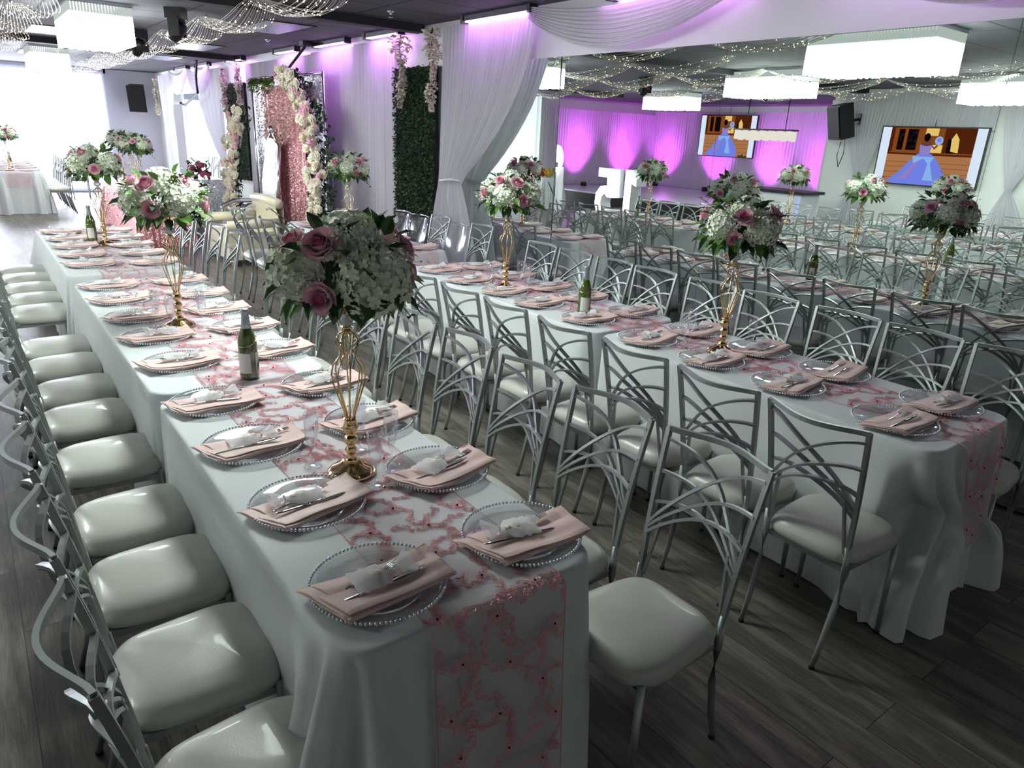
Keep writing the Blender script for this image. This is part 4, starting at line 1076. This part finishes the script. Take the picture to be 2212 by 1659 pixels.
# chairs kept together in the alcove
k = 0
for x, y in [(4.75, 19.2), (4.75, 18.6), (4.75, 18.0), (5.3, 19.0), (5.3, 18.4), (5.3, 17.8), (4.75, 17.45), (4.4, 16.9), (4.8, 16.9), (5.3, 17.2)]:
    chair.place((x, y, 0), pi/2+jit(.2), f'silver chair crowded in the far alcove, {nth(k)} of them', 'chairs kept in the alcove'); k += 1
# far chairs beside the window table
row(1.42, '-x', [16.4, 16.9, 17.4, 17.9, 18.4, 18.9], 'silver chair, {n} on the right of the far window table', 'chairs by the far window table')
row(2.1, '+y', [19.2], 'silver chair standing alone, {n} to the far window', None)
# black speaker at the far corner
def speaker(loc, rz, label, tilt=.25):
    t = thing('wall_speaker', label, 'speaker', loc, rz, 'black wall speakers')
    m = MB(); m.add([(-.2, -.16, -.3), (.2, -.16, -.3), (.15, .14, -.3), (-.15, .14, -.3), (-.2, -.16, .3), (.2, -.16, .3), (.15, .14, .3), (-.15, .14, .3)], [(0, 3, 2, 1), (4, 5, 6, 7), (0, 1, 5, 4), (1, 2, 6, 5), (2, 3, 7, 6), (3, 0, 4, 7)])
    o = m.build('cabinet', 'blackplastic', t, smooth=False); o.rotation_euler = (tilt, 0, 0)
    m = MB(); m.box((0, -.175, 0), (.36, .015, .55)); o = m.build('grille', 'blackmetal', t, smooth=False); o.rotation_euler = (tilt, 0, 0)
    m = MB(); m.sweep([(0, .1, .0), (0, .3, .05)], .025, n=6); m.box((0, .31, .05), (.14, .02, .2)); m.build('bracket', 'blackmetal', t, smooth=False)
    return t
speaker((3.78, 20.6, 2.25), -.35, 'black tilted wall speaker on the grey wall beside the far window', .2)
# arm bracket and backdrop pole
t = thing('television_arm_bracket', 'black folding bracket hanging from the ceiling before the far opening', 'bracket', (3.9, 16.2, 0))
m = MB(); m.sweep([(0, -.9, 2.86), (0, -.75, 2.6), (0, -.75, 2.3)], .025, n=6); m.sweep([(0, -.75, 2.3), (0, .3, 2.08), (0, .9, 2.12)], .022, n=6); m.box((0, .9, 2.12), (.05, .5, .05)); m.build('arm', 'blackmetal', t, smooth=False)
t = thing('projector_pole', 'black angled pole from the ceiling to the top of the arch', 'bracket', (4.0, 10.1, 0))
m = MB(); m.sweep([(0, 0, 2.87), (0, .05, 2.8), (-.1, .55, 2.5)], .018, n=6); m.box((0, 0, 2.84), (.14, .14, .06)); m.build('arm', 'blackmetal', t, smooth=False)
# moving head stage lights and ceiling fixtures
def moving_head(loc, rz, label, lit=False):
    t = thing('moving_head_light', label, 'stage light', loc, rz, 'black moving head lights')
    MB().box((0, 0, -.05), (.2, .16, .1)).build('base', 'blackplastic', t, smooth=False)
    m = MB(); m.box((-.1, 0, -.17), (.03, .1, .18)); m.box((.1, 0, -.17), (.03, .1, .18)); m.build('yoke', 'blackplastic', t, smooth=False)
    m = MB(); m.lathe([(0, -.11), (.06, -.11), (.075, -.05), (.075, .05), (.05, .09), (0, .09)], 16); o = m.build('head', 'blackplastic', t); o.location = (0, 0, -.2); o.rotation_euler = (.7, 0, 0)
    m = MB(); m.lathe([(0, 0), (.05, 0), (.05, .004), (0, .004)], 16); q = m.build('lens', 'lit_booth' if lit else 'crystal', o); q.location = (0, 0, -.116)
moving_head((2.1, 11.0, ZC), .4, 'black moving head light on the ceiling, farther of two among fairy lights'); moving_head((2.02, 8.55, ZC), 1, 'black moving head light on the ceiling, nearer of two among fairy lights')
moving_head((-3.0, 8.0, ZC), 0, 'lit white moving head light over the dance floor, mirrored', True); moving_head((-1.5, 9.5, ZC), 0, 'moving head light over the dance floor, mirrored')
spr = None
for i, (x, y) in enumerate([(3.53, 6.75), (3.59, 10.4), (3.62, 13.9)]):
    m = MB(); m.lathe([(.035, 0), (.035, -.008), (.012, -.02), (.008, -.05), (.02, -.055), (.02, -.06), (.0, -.06)], 14)
    tag(m.build('sprinkler_head', 'chrome', loc=(x, y, ZC)), f'small chrome ceiling sprinkler, {nth(i)} along the curtain wall', 'sprinkler', 'ceiling sprinklers')
M['troffer'] = pbr('bluish_acrylic_lens', (150, 160, 190), .25, 0, .8, noise_amt=.3, noise_scale=25, bump=.3, bump_scale=60)
for i, (x, y) in enumerate([(3.2, 9.1), (3.2, 12.6), (3.3, 15.5), (1.3, 12.3), (1.5, 17)]):
    t = thing('ceiling_light_panel', f'unlit bluish ceiling light panel, {nth(i)} of those set in the dark tiles', 'light', (x, y, ZC-.004), 0, 'unlit ceiling panels')
    MB().box((0, 0, 0), (.56, 1.16, .006)).build('lens', 'troffer', t, smooth=False)
    m = MB(); m.box((0, .6, 0), (.6, .03, .01)); m.box((0, -.6, 0), (.6, .03, .01)); m.box((.29, 0, 0), (.03, 1.2, .01)); m.box((-.29, 0, 0), (.03, 1.2, .01)); m.build('frame', 'beam', t, smooth=False)

# ------------------------------------------------------------------ the other side of the room, seen in the mirror
G0 = 'white cloths on the mirrored tables'
tablecloth(-1.6, -.85, 2.2, 4.6, 'white tablecloth on the table left of the camera, seen in the mirror', G0, 21, ends=(1, .12))
tablecloth(-1.6, -.85, 4.75, 7.2, 'white tablecloth on the second table left of the camera, mirrored', G0, 22, ends=(.12, 1))
runner(-1.22, .38, 2.2, 4.6, .1, 'lace runner on the table left of the camera, mirrored', 23, dens=.5); runner(-1.22, .38, 4.75, 7.2, .1, 'lace runner on the second mirrored table', 24, dens=.5)
y0s = [2.5, 2.98, 3.45, 3.92, 4.38, 5.0, 5.48, 5.95, 6.42, 6.88]
row(-1.82, '+x', y0s, 'silver chair, {n} on the far side of the mirrored left table row', 'chairs of the mirrored table row, far side')
row(-.63, '-x', y0s, 'silver chair, {n} on the near side of the mirrored left table row', 'chairs of the mirrored table row, near side')
for i, y in enumerate(y0s): setting(-1.41, y, i, 'far side of mirrored left table', full=False, bag=i % 2); setting(-1.03, y, i, 'near side of mirrored left table', full=False, bag=i % 3 == 0)
centre(-1.22, 3.95, 1, 'on the mirrored table left of the camera', 2.2); centre(-1.22, 6.1, 2, 'on the second mirrored table', 1)
bottle.place((-1.2, 3.0, ZT), 1, 'green cider bottle on the mirrored table left of the camera', 'green foil-topped bottles')
tablecloth(-3.6, -2.9, 3.3, 5.8, 'white tablecloth on the table nearest the television wall, mirrored', G0, 25)
runner(-3.25, .36, 3.3, 5.8, .1, 'lace runner on the table nearest the television wall', 26, dens=.4)
row(-2.65, '-x', [3.6, 4.1, 4.6, 5.1, 5.6], 'silver chair, {n} before the television wall table, mirrored', 'chairs near the television wall')
row(-3.85, '+x', [3.6, 4.1, 4.6, 5.1, 5.6], 'silver chair, {n} behind the television wall table, mirrored', 'chairs behind the television wall table')
# television with picture
def pic_mats():
    for nm, c, s in (('tv_wood', (176, 92, 44), 1), ('tv_wood_dark', (112, 48, 22), .9), ('tv_floor', (214, 142, 96), 1.1), ('tv_glow', (255, 208, 120), 1.5), ('tv_blue', (128, 142, 255), 1.4), ('tv_blue_lt', (150, 190, 255), 1.5), ('tv_skin', (150, 96, 74), .8), ('tv_hair', (30, 18, 18), .5), ('tv_lilac', (176, 150, 240), 1.2), ('tv_green', (60, 96, 44), .8), ('tv_black', (34, 18, 14), .6)):
        M[nm] = emis(nm, c, s*.36, False)
    nt_ = M[nm].node_tree; e_ = [n for n in nt_.nodes if n.type == 'EMISSION'][0]
    tc_ = N(nt_, 'ShaderNodeTexCoord'); nz_ = N(nt_, 'ShaderNodeTexNoise'); nz_.inputs['Scale'].default_value = 22; nz_.inputs['Detail'].default_value = 6; L(nt_, tc_, 'Object', nz_, 'Vector')
    c1_ = s2l(c); rp_ = ramp(nt_, [(.3, tuple(x*.55 for x in c1_[:3])+(1,)), (.5, c1_), (.72, tuple(min(1, x*1.5+.03) for x in c1_[:3])+(1,))]); L(nt_, nz_, 0, rp_, 0); L(nt_, rp_, 0, e_, 0)
pic_mats()
def television(loc, rz, W, H, label):
    """screen in the local xz plane facing -y"""
    t = thing('wall_television', label, 'television', loc, rz, 'televisions')
    MB().box((0, .03, 0), (W, .05, H)).build('bezel', 'blackplastic', t, smooth=False)
    m = MB(); names = ['screen_white', 'tv_wood', 'tv_wood_dark', 'tv_floor', 'tv_glow', 'tv_blue', 'tv_blue_lt', 'tv_skin', 'tv_hair', 'tv_lilac', 'tv_green', 'tv_black']; idx = {n: i for i, n in enumerate(names)}; lay = [0]
    def poly(pts, nm):
        lay[0] += 1; y = .003-.0004*lay[0]; m.add([((.5-x)*W, y, (z-.5)*H) for x, z in pts], [tuple(range(len(pts)))], idx[nm])
    def rect(a, b, c, d, nm): poly([(a, b), (c, b), (c, d), (a, d)], nm)
    def disc(cx, cz, rx, rz_, nm, n=20): poly([(cx+rx*cos(2*pi*k/n), cz+rz_*sin(2*pi*k/n)) for k in range(n)], nm)
    rect(.012, .02, .988, .98, 'screen_white'); rect(.1, .02, .9, .98, 'tv_wood_dark'); rect(.1, .02, .9, .52, 'tv_floor')
    for z in (.12, .22, .31, .39): rect(.1, z, .9, z+.008, 'tv_wood')
    rect(.14, .56, .42, .97, 'tv_wood'); rect(.18, .6, .24, .95, 'tv_black'); rect(.27, .6, .37, .95, 'tv_black'); rect(.42, .55, .62, .97, 'tv_wood'); rect(.44, .85, .56, .97, 'tv_glow'); rect(.5, .56, .62, .7, 'tv_glow')
    rect(.62, .54, .88, .97, 'tv_wood_dark'); rect(.66, .56, .74, .8, 'tv_black'); poly([(.7, .6), (.77, .58), (.76, .8), (.72, .9), (.69, .8)], 'tv_glow'); rect(.12, .55, .9, .57, 'tv_wood')
    poly([(.14, .06), (.24, .2), (.34, .42), (.4, .54), (.47, .57), (.54, .54), (.62, .4), (.69, .22), (.72, .06), (.66, .02), (.22, .02)], 'tv_blue')
    poly([(.24, .1), (.35, .3), (.41, .5), (.45, .5), (.4, .3), (.34, .1)], 'tv_lilac'); poly([(.5, .1), (.52, .4), (.54, .4), (.6, .1)], 'tv_blue_lt')
    poly([(.42, .53), (.41, .7), (.43, .72), (.47, .68), (.52, .72), (.53, .7), (.51, .53)], 'tv_lilac'); poly([(.41, .7), (.44, .76), (.5, .76), (.53, .7), (.47, .67)], 'tv_skin')
    disc(.465, .82, .03, .07, 'tv_hair'); poly([(.47, .5), (.36, .5), (.38, .38), (.47, .47)], 'tv_blue_lt'); poly([(.47, .5), (.57, .5), (.53, .36), (.47, .47)], 'tv_blue_lt')
    poly([(.51, .7), (.55, .62), (.58, .68), (.57, .71), (.55, .66)], 'tv_skin'); disc(.58, .77, .038, .07, 'tv_blue_lt'); disc(.58, .78, .02, .035, 'tv_lilac', 10); poly([(.74, .02), (.76, .08), (.79, .05), (.82, .1), (.85, .04), (.89, .07), (.9, .02)], 'tv_green')
    m.build('screen', names, t, smooth=False)
    MB().sweep([(0, .05, H/2), (.02, .06, H/2+.35)], .006, n=5).build('cable', 'blackplastic', t)
    return t
# the mirror turns it round: real x of the wall = 2*XM - virtual x
television((XL+.12, 5.95, 1.76), pi/2, 1.75, .98, 'wall television showing a figure in a blue ball gown, mirrored at right')
television((XS+.25, 13.9, 2.04), pi/2, 2.0, 1.18, 'television over the stage showing a blue ball gown, mirrored')
drape(XL+.06, 7.7, 6.7, .01, 2.8, 'white voile curtain right of the pillar on the television wall', 14, 31, normal=1, tie=(7.1, 1.2, .1, 1.2)); drape(XL+.06, 6.7, 5.0, 2.2, 2.8, 'white voile gathered above the wall television', 26, 32, normal=1)
drape(XL+.08, 5.0, 4.0, .01, 2.8, 'white voile curtain tied beside the wall television', 14, 33, normal=1, tie=(4.6, 1.3, .1, 1.2)); drape(XL+.06, 3.9, 2.2, .01, 2.8, 'plain white voile curtain at the mirrored right edge', 20, 34, normal=1)
drape(XS+.1, 17, 8, .45, 2.7, 'wide white stage back curtain lit magenta from below', 90, 35, normal=1)
drape(17-.1, -9.9, -5, .45, 2.6, 'white curtain on the stage side wall lit magenta', 55, 36, axis='x'); drape(7.9+.08, -9.9, -5.1, .45, 2.7, 'white curtain on the near stage side wall', 50, 37, axis='x', normal=1)
o = speaker((XL+.4, 7.45, 2.3), pi/2+.5, 'black loudspeaker with hanging cables on the television wall, mirrored')
m = MB(); m.sweep([(0, .05, -.35), (.05, .05, -.6), (-.05, .05, -.8), (-.15, .05, -.55), (-.1, .05, -.2)], .008, n=5); m.build('cable', 'blackplastic', o)
# stage
t = thing('stage_platform', 'low stage with black skirt and glossy pale top, mirrored', 'stage', (-7.45, 12.4, 0))
MB().box((0, 0, .2), (4.8, 8.8, .4)).build('skirt', 'stage_side', t, smooth=False); MB().box((0, 0, .42), (4.84, 8.84, .04)).build('deck', 'stage_top', t, smooth=False)
def spot(loc, rot, energy, col, size, name='uplight'):
    ld = bpy.data.lights.new(name, 'AREA'); ld.size = size; ld.color = col; ld.energy = energy; ld.spread = radians(80)
    o = bpy.data.objects.new(name, ld); C.objects.link(o); o.location = loc; o.rotation_euler = rot; return o
def uplight(x, y, z, rz, label, e=70):
    t = thing('stage_uplight', label, 'light', (x, y, z), rz, 'magenta stage uplights')
    MB().lathe([(0, 0), (.09, 0), (.09, .1), (.07, .12), (0, .12)], 14).build('housing', 'blackplastic', t)
    l = spot((0, 0, .14), (radians(155), 0, 0), e, (.8, .1, 1.0), .15); l.parent = t
for i, y in enumerate([9.3, 10.8, 12.3, 14.2, 16.2]): uplight(XS+.55, y, .44, pi/2, f'magenta uplight on the stage floor, {nth(i)} along the back curtain', 20)
for i, x in enumerate([-8.5, -6.5]): uplight(x, 16.4, .44, 0, f'magenta uplight by the stage side curtain, {nth(i)} of two', 26)
# 15 marquee numerals
def numeral(pts, loc, label, d=.3):
    t = thing('marquee_numeral', label, 'marquee number', loc, pi/2 + .15, 'glowing 15 numerals'); n = len(pts)
    m = MB(); m.add([(x, -d/2, z) for x, z in pts]+[(x, d/2, z) for x, z in pts], [tuple(range(n)), tuple(range(2*n-1, n-1, -1))]+[(i, i+n, (i+1) % n+n, (i+1) % n) for i in range(n)])
    m.build('shell', 'whiteplastic', t, smooth=False)
    m = MB(); m.add([(x, -d/2-.004, z) for x, z in pts], [tuple(range(n))]); m.build('lit_face', 'lit_white', t, smooth=False)
one = [(-.12, 0), (.12, 0), (.12, 1.15), (-.1, 1.15), (-.3, .98), (-.3, .8), (-.12, .86)]
five = [(.3, 1.15), (-.28, 1.15), (-.32, .5), (-.1, .5), (0, .58), (.12, .5), (.16, .36), (.12, .24), (0, .17), (-.12, .22), (-.34, .22), (-.26, .06), (0, -.0), (.26, .08), (.38, .3), (.36, .55), (.2, .72), (0, .76), (-.08, .74), (-.07, .95), (.3, .95)]
numeral(one, (-4.05, 12.0, 0), 'glowing white numeral 1 on the dance floor, mirrored'); numeral(five, (-3.9, 12.6, 0), 'glowing white numeral 5 on the dance floor, mirrored')
# photo booth
t = thing('photo_booth', 'white photo booth post with oval ring light, mirrored', 'photo booth', (-3.4, 13.9, 0), pi/2)
MB().box((0, 0, .55), (.12, .14, 1.1)).build('post', 'whiteplastic', t, smooth=False)
m = MB(); m.lathe([(0, 0), (.3, 0), (.3, .05), (0, .05)], 32); o = m.build('ring_light', 'lit_booth', t); o.scale = (.75, 1, 1); o.location = (0, -.1, 1.3); o.rotation_euler = (pi/2, pi/2*0, 0); o.scale = (.72, 1.05, 1)
MB().box((0, -.17, 1.16), (.2, .02, .12)).build('screen', 'blackplastic', t, smooth=False)
MB().sweep([(.12, 0, 1.0), (.16, 0, .4), (.3, 0, .2), (.6, -.1, .7)], .015, n=6).build('cable', 'blackplastic', t)
# fruit table
tablecloth(-4.4, -3.5, 14.9, 15.7, 'white skirted snack table behind the photo booth, mirrored', G0, 41, zt=.78)
for i, (mt, dy, dx) in enumerate((('fruit_red', -.3, .0), ('fruit_green', -.1, .1), ('fruit_yellow', .1, -.1), ('fruit_red', .3, .05))):
    m = MB(); rg = random.Random(i)
    for k in range(26): m.ball((jit(.12), jit(.12), .03+rg.uniform(0, .16)), .04, 6, 4)
    tag(m.build('snack_heap', mt, loc=(-3.95+dy, 15.3+dx, .785)), f'heap of bright snacks, {nth(i)} from the left on the mirrored snack table', 'food', 'snack heaps', 'stuff')
# dj booth
t = thing('dj_booth', 'grey DJ booth with dark top and blue lights, mirrored', 'booth', (-3.9, 8.0, 0), pi/2)
MB().box((0, 0, .5), (1.2, .6, 1.0)).build('cabinet', 'greywall', t, smooth=False); MB().box((0, 0, 1.03), (1.35, .7, .05)).build('counter', 'blackplastic', t, smooth=False)
m = MB(); m.box((0, -.31, .55), (1.0, .02, .8)); m.build('front_panel', 'whiteplastic', t, smooth=False); m = MB()
for k in range(12): m.octa((-.56, -.33, .1+k*.075), .012); m.octa((.56, -.33, .1+k*.075), .012)
m.build('blue_lights', 'lit_blue', t, smooth=False)['kind'] = 'stuff'
# linear hanging chandelier
t = thing('linear_pendant', 'long crystal pendant light hanging before the stage, mirrored', 'chandelier', (-5.9, 9.95, 1.9))
MB().box((0, 0, .25), (.25, 1.5, .03)).build('rail', 'blackmetal', t, smooth=False)
m = MB()
for k in range(40): m.box((0, -.72+k*.037, .12+.02*(k % 2)), (.2, .012, .2-.05*(k % 3)))
M['pendant'] = emis('pendant_crystal', (255, 240, 232), .55); m.build('crystals', 'pendant', t, smooth=False)['kind'] = 'stuff'
for y in (-.5, .5): MB().sweep([(0, y, .25), (0, y, .97)], .006, n=4).build('hanging_wire', 'blackmetal', t)

# ------------------------------------------------------------------ light and render settings
w = bpy.data.worlds.new('world'); sc.world = w; w.use_nodes = True
bg = w.node_tree.nodes['Background']; bg.inputs[0].default_value = (.6, .7, .9, 1); bg.inputs[1].default_value = .3
# daylight entering by the far windows
def area(loc, rot, sx, sy, e, col, name):
    ld = bpy.data.lights.new(name, 'AREA'); ld.shape = 'RECTANGLE'; ld.size = sx; ld.size_y = sy; ld.energy = e; ld.color = col
    o = bpy.data.objects.new(name, ld); C.objects.link(o); o.location = loc; o.rotation_euler = rot; return o
area((-.9, YF-.3, 1.4), (radians(-90), 0, 0), 8, 2.6, 380, (.86, .9, 1), 'window_daylight')
area((5.6, YF-.1, 1.2), (radians(-90), 0, 0), 1.2, 2, 120, (.86, .9, 1), 'alcove_daylight')
sc.view_settings.view_transform = 'Standard'; sc.view_settings.look = 'None'; sc.view_settings.gamma = 1; sc.view_settings.use_curve_mapping = False
sc.view_settings.exposure = .97
cy = sc.cycles
cy.max_bounces = 7; cy.diffuse_bounces = 3; cy.glossy_bounces = 4; cy.transparent_max_bounces = 14; cy.transmission_bounces = 4
cy.caustics_reflective = True; cy.blur_glossy = 1.0; cy.caustics_refractive = False; cy.sample_clamp_indirect = 4; cy.adaptive_threshold = .04
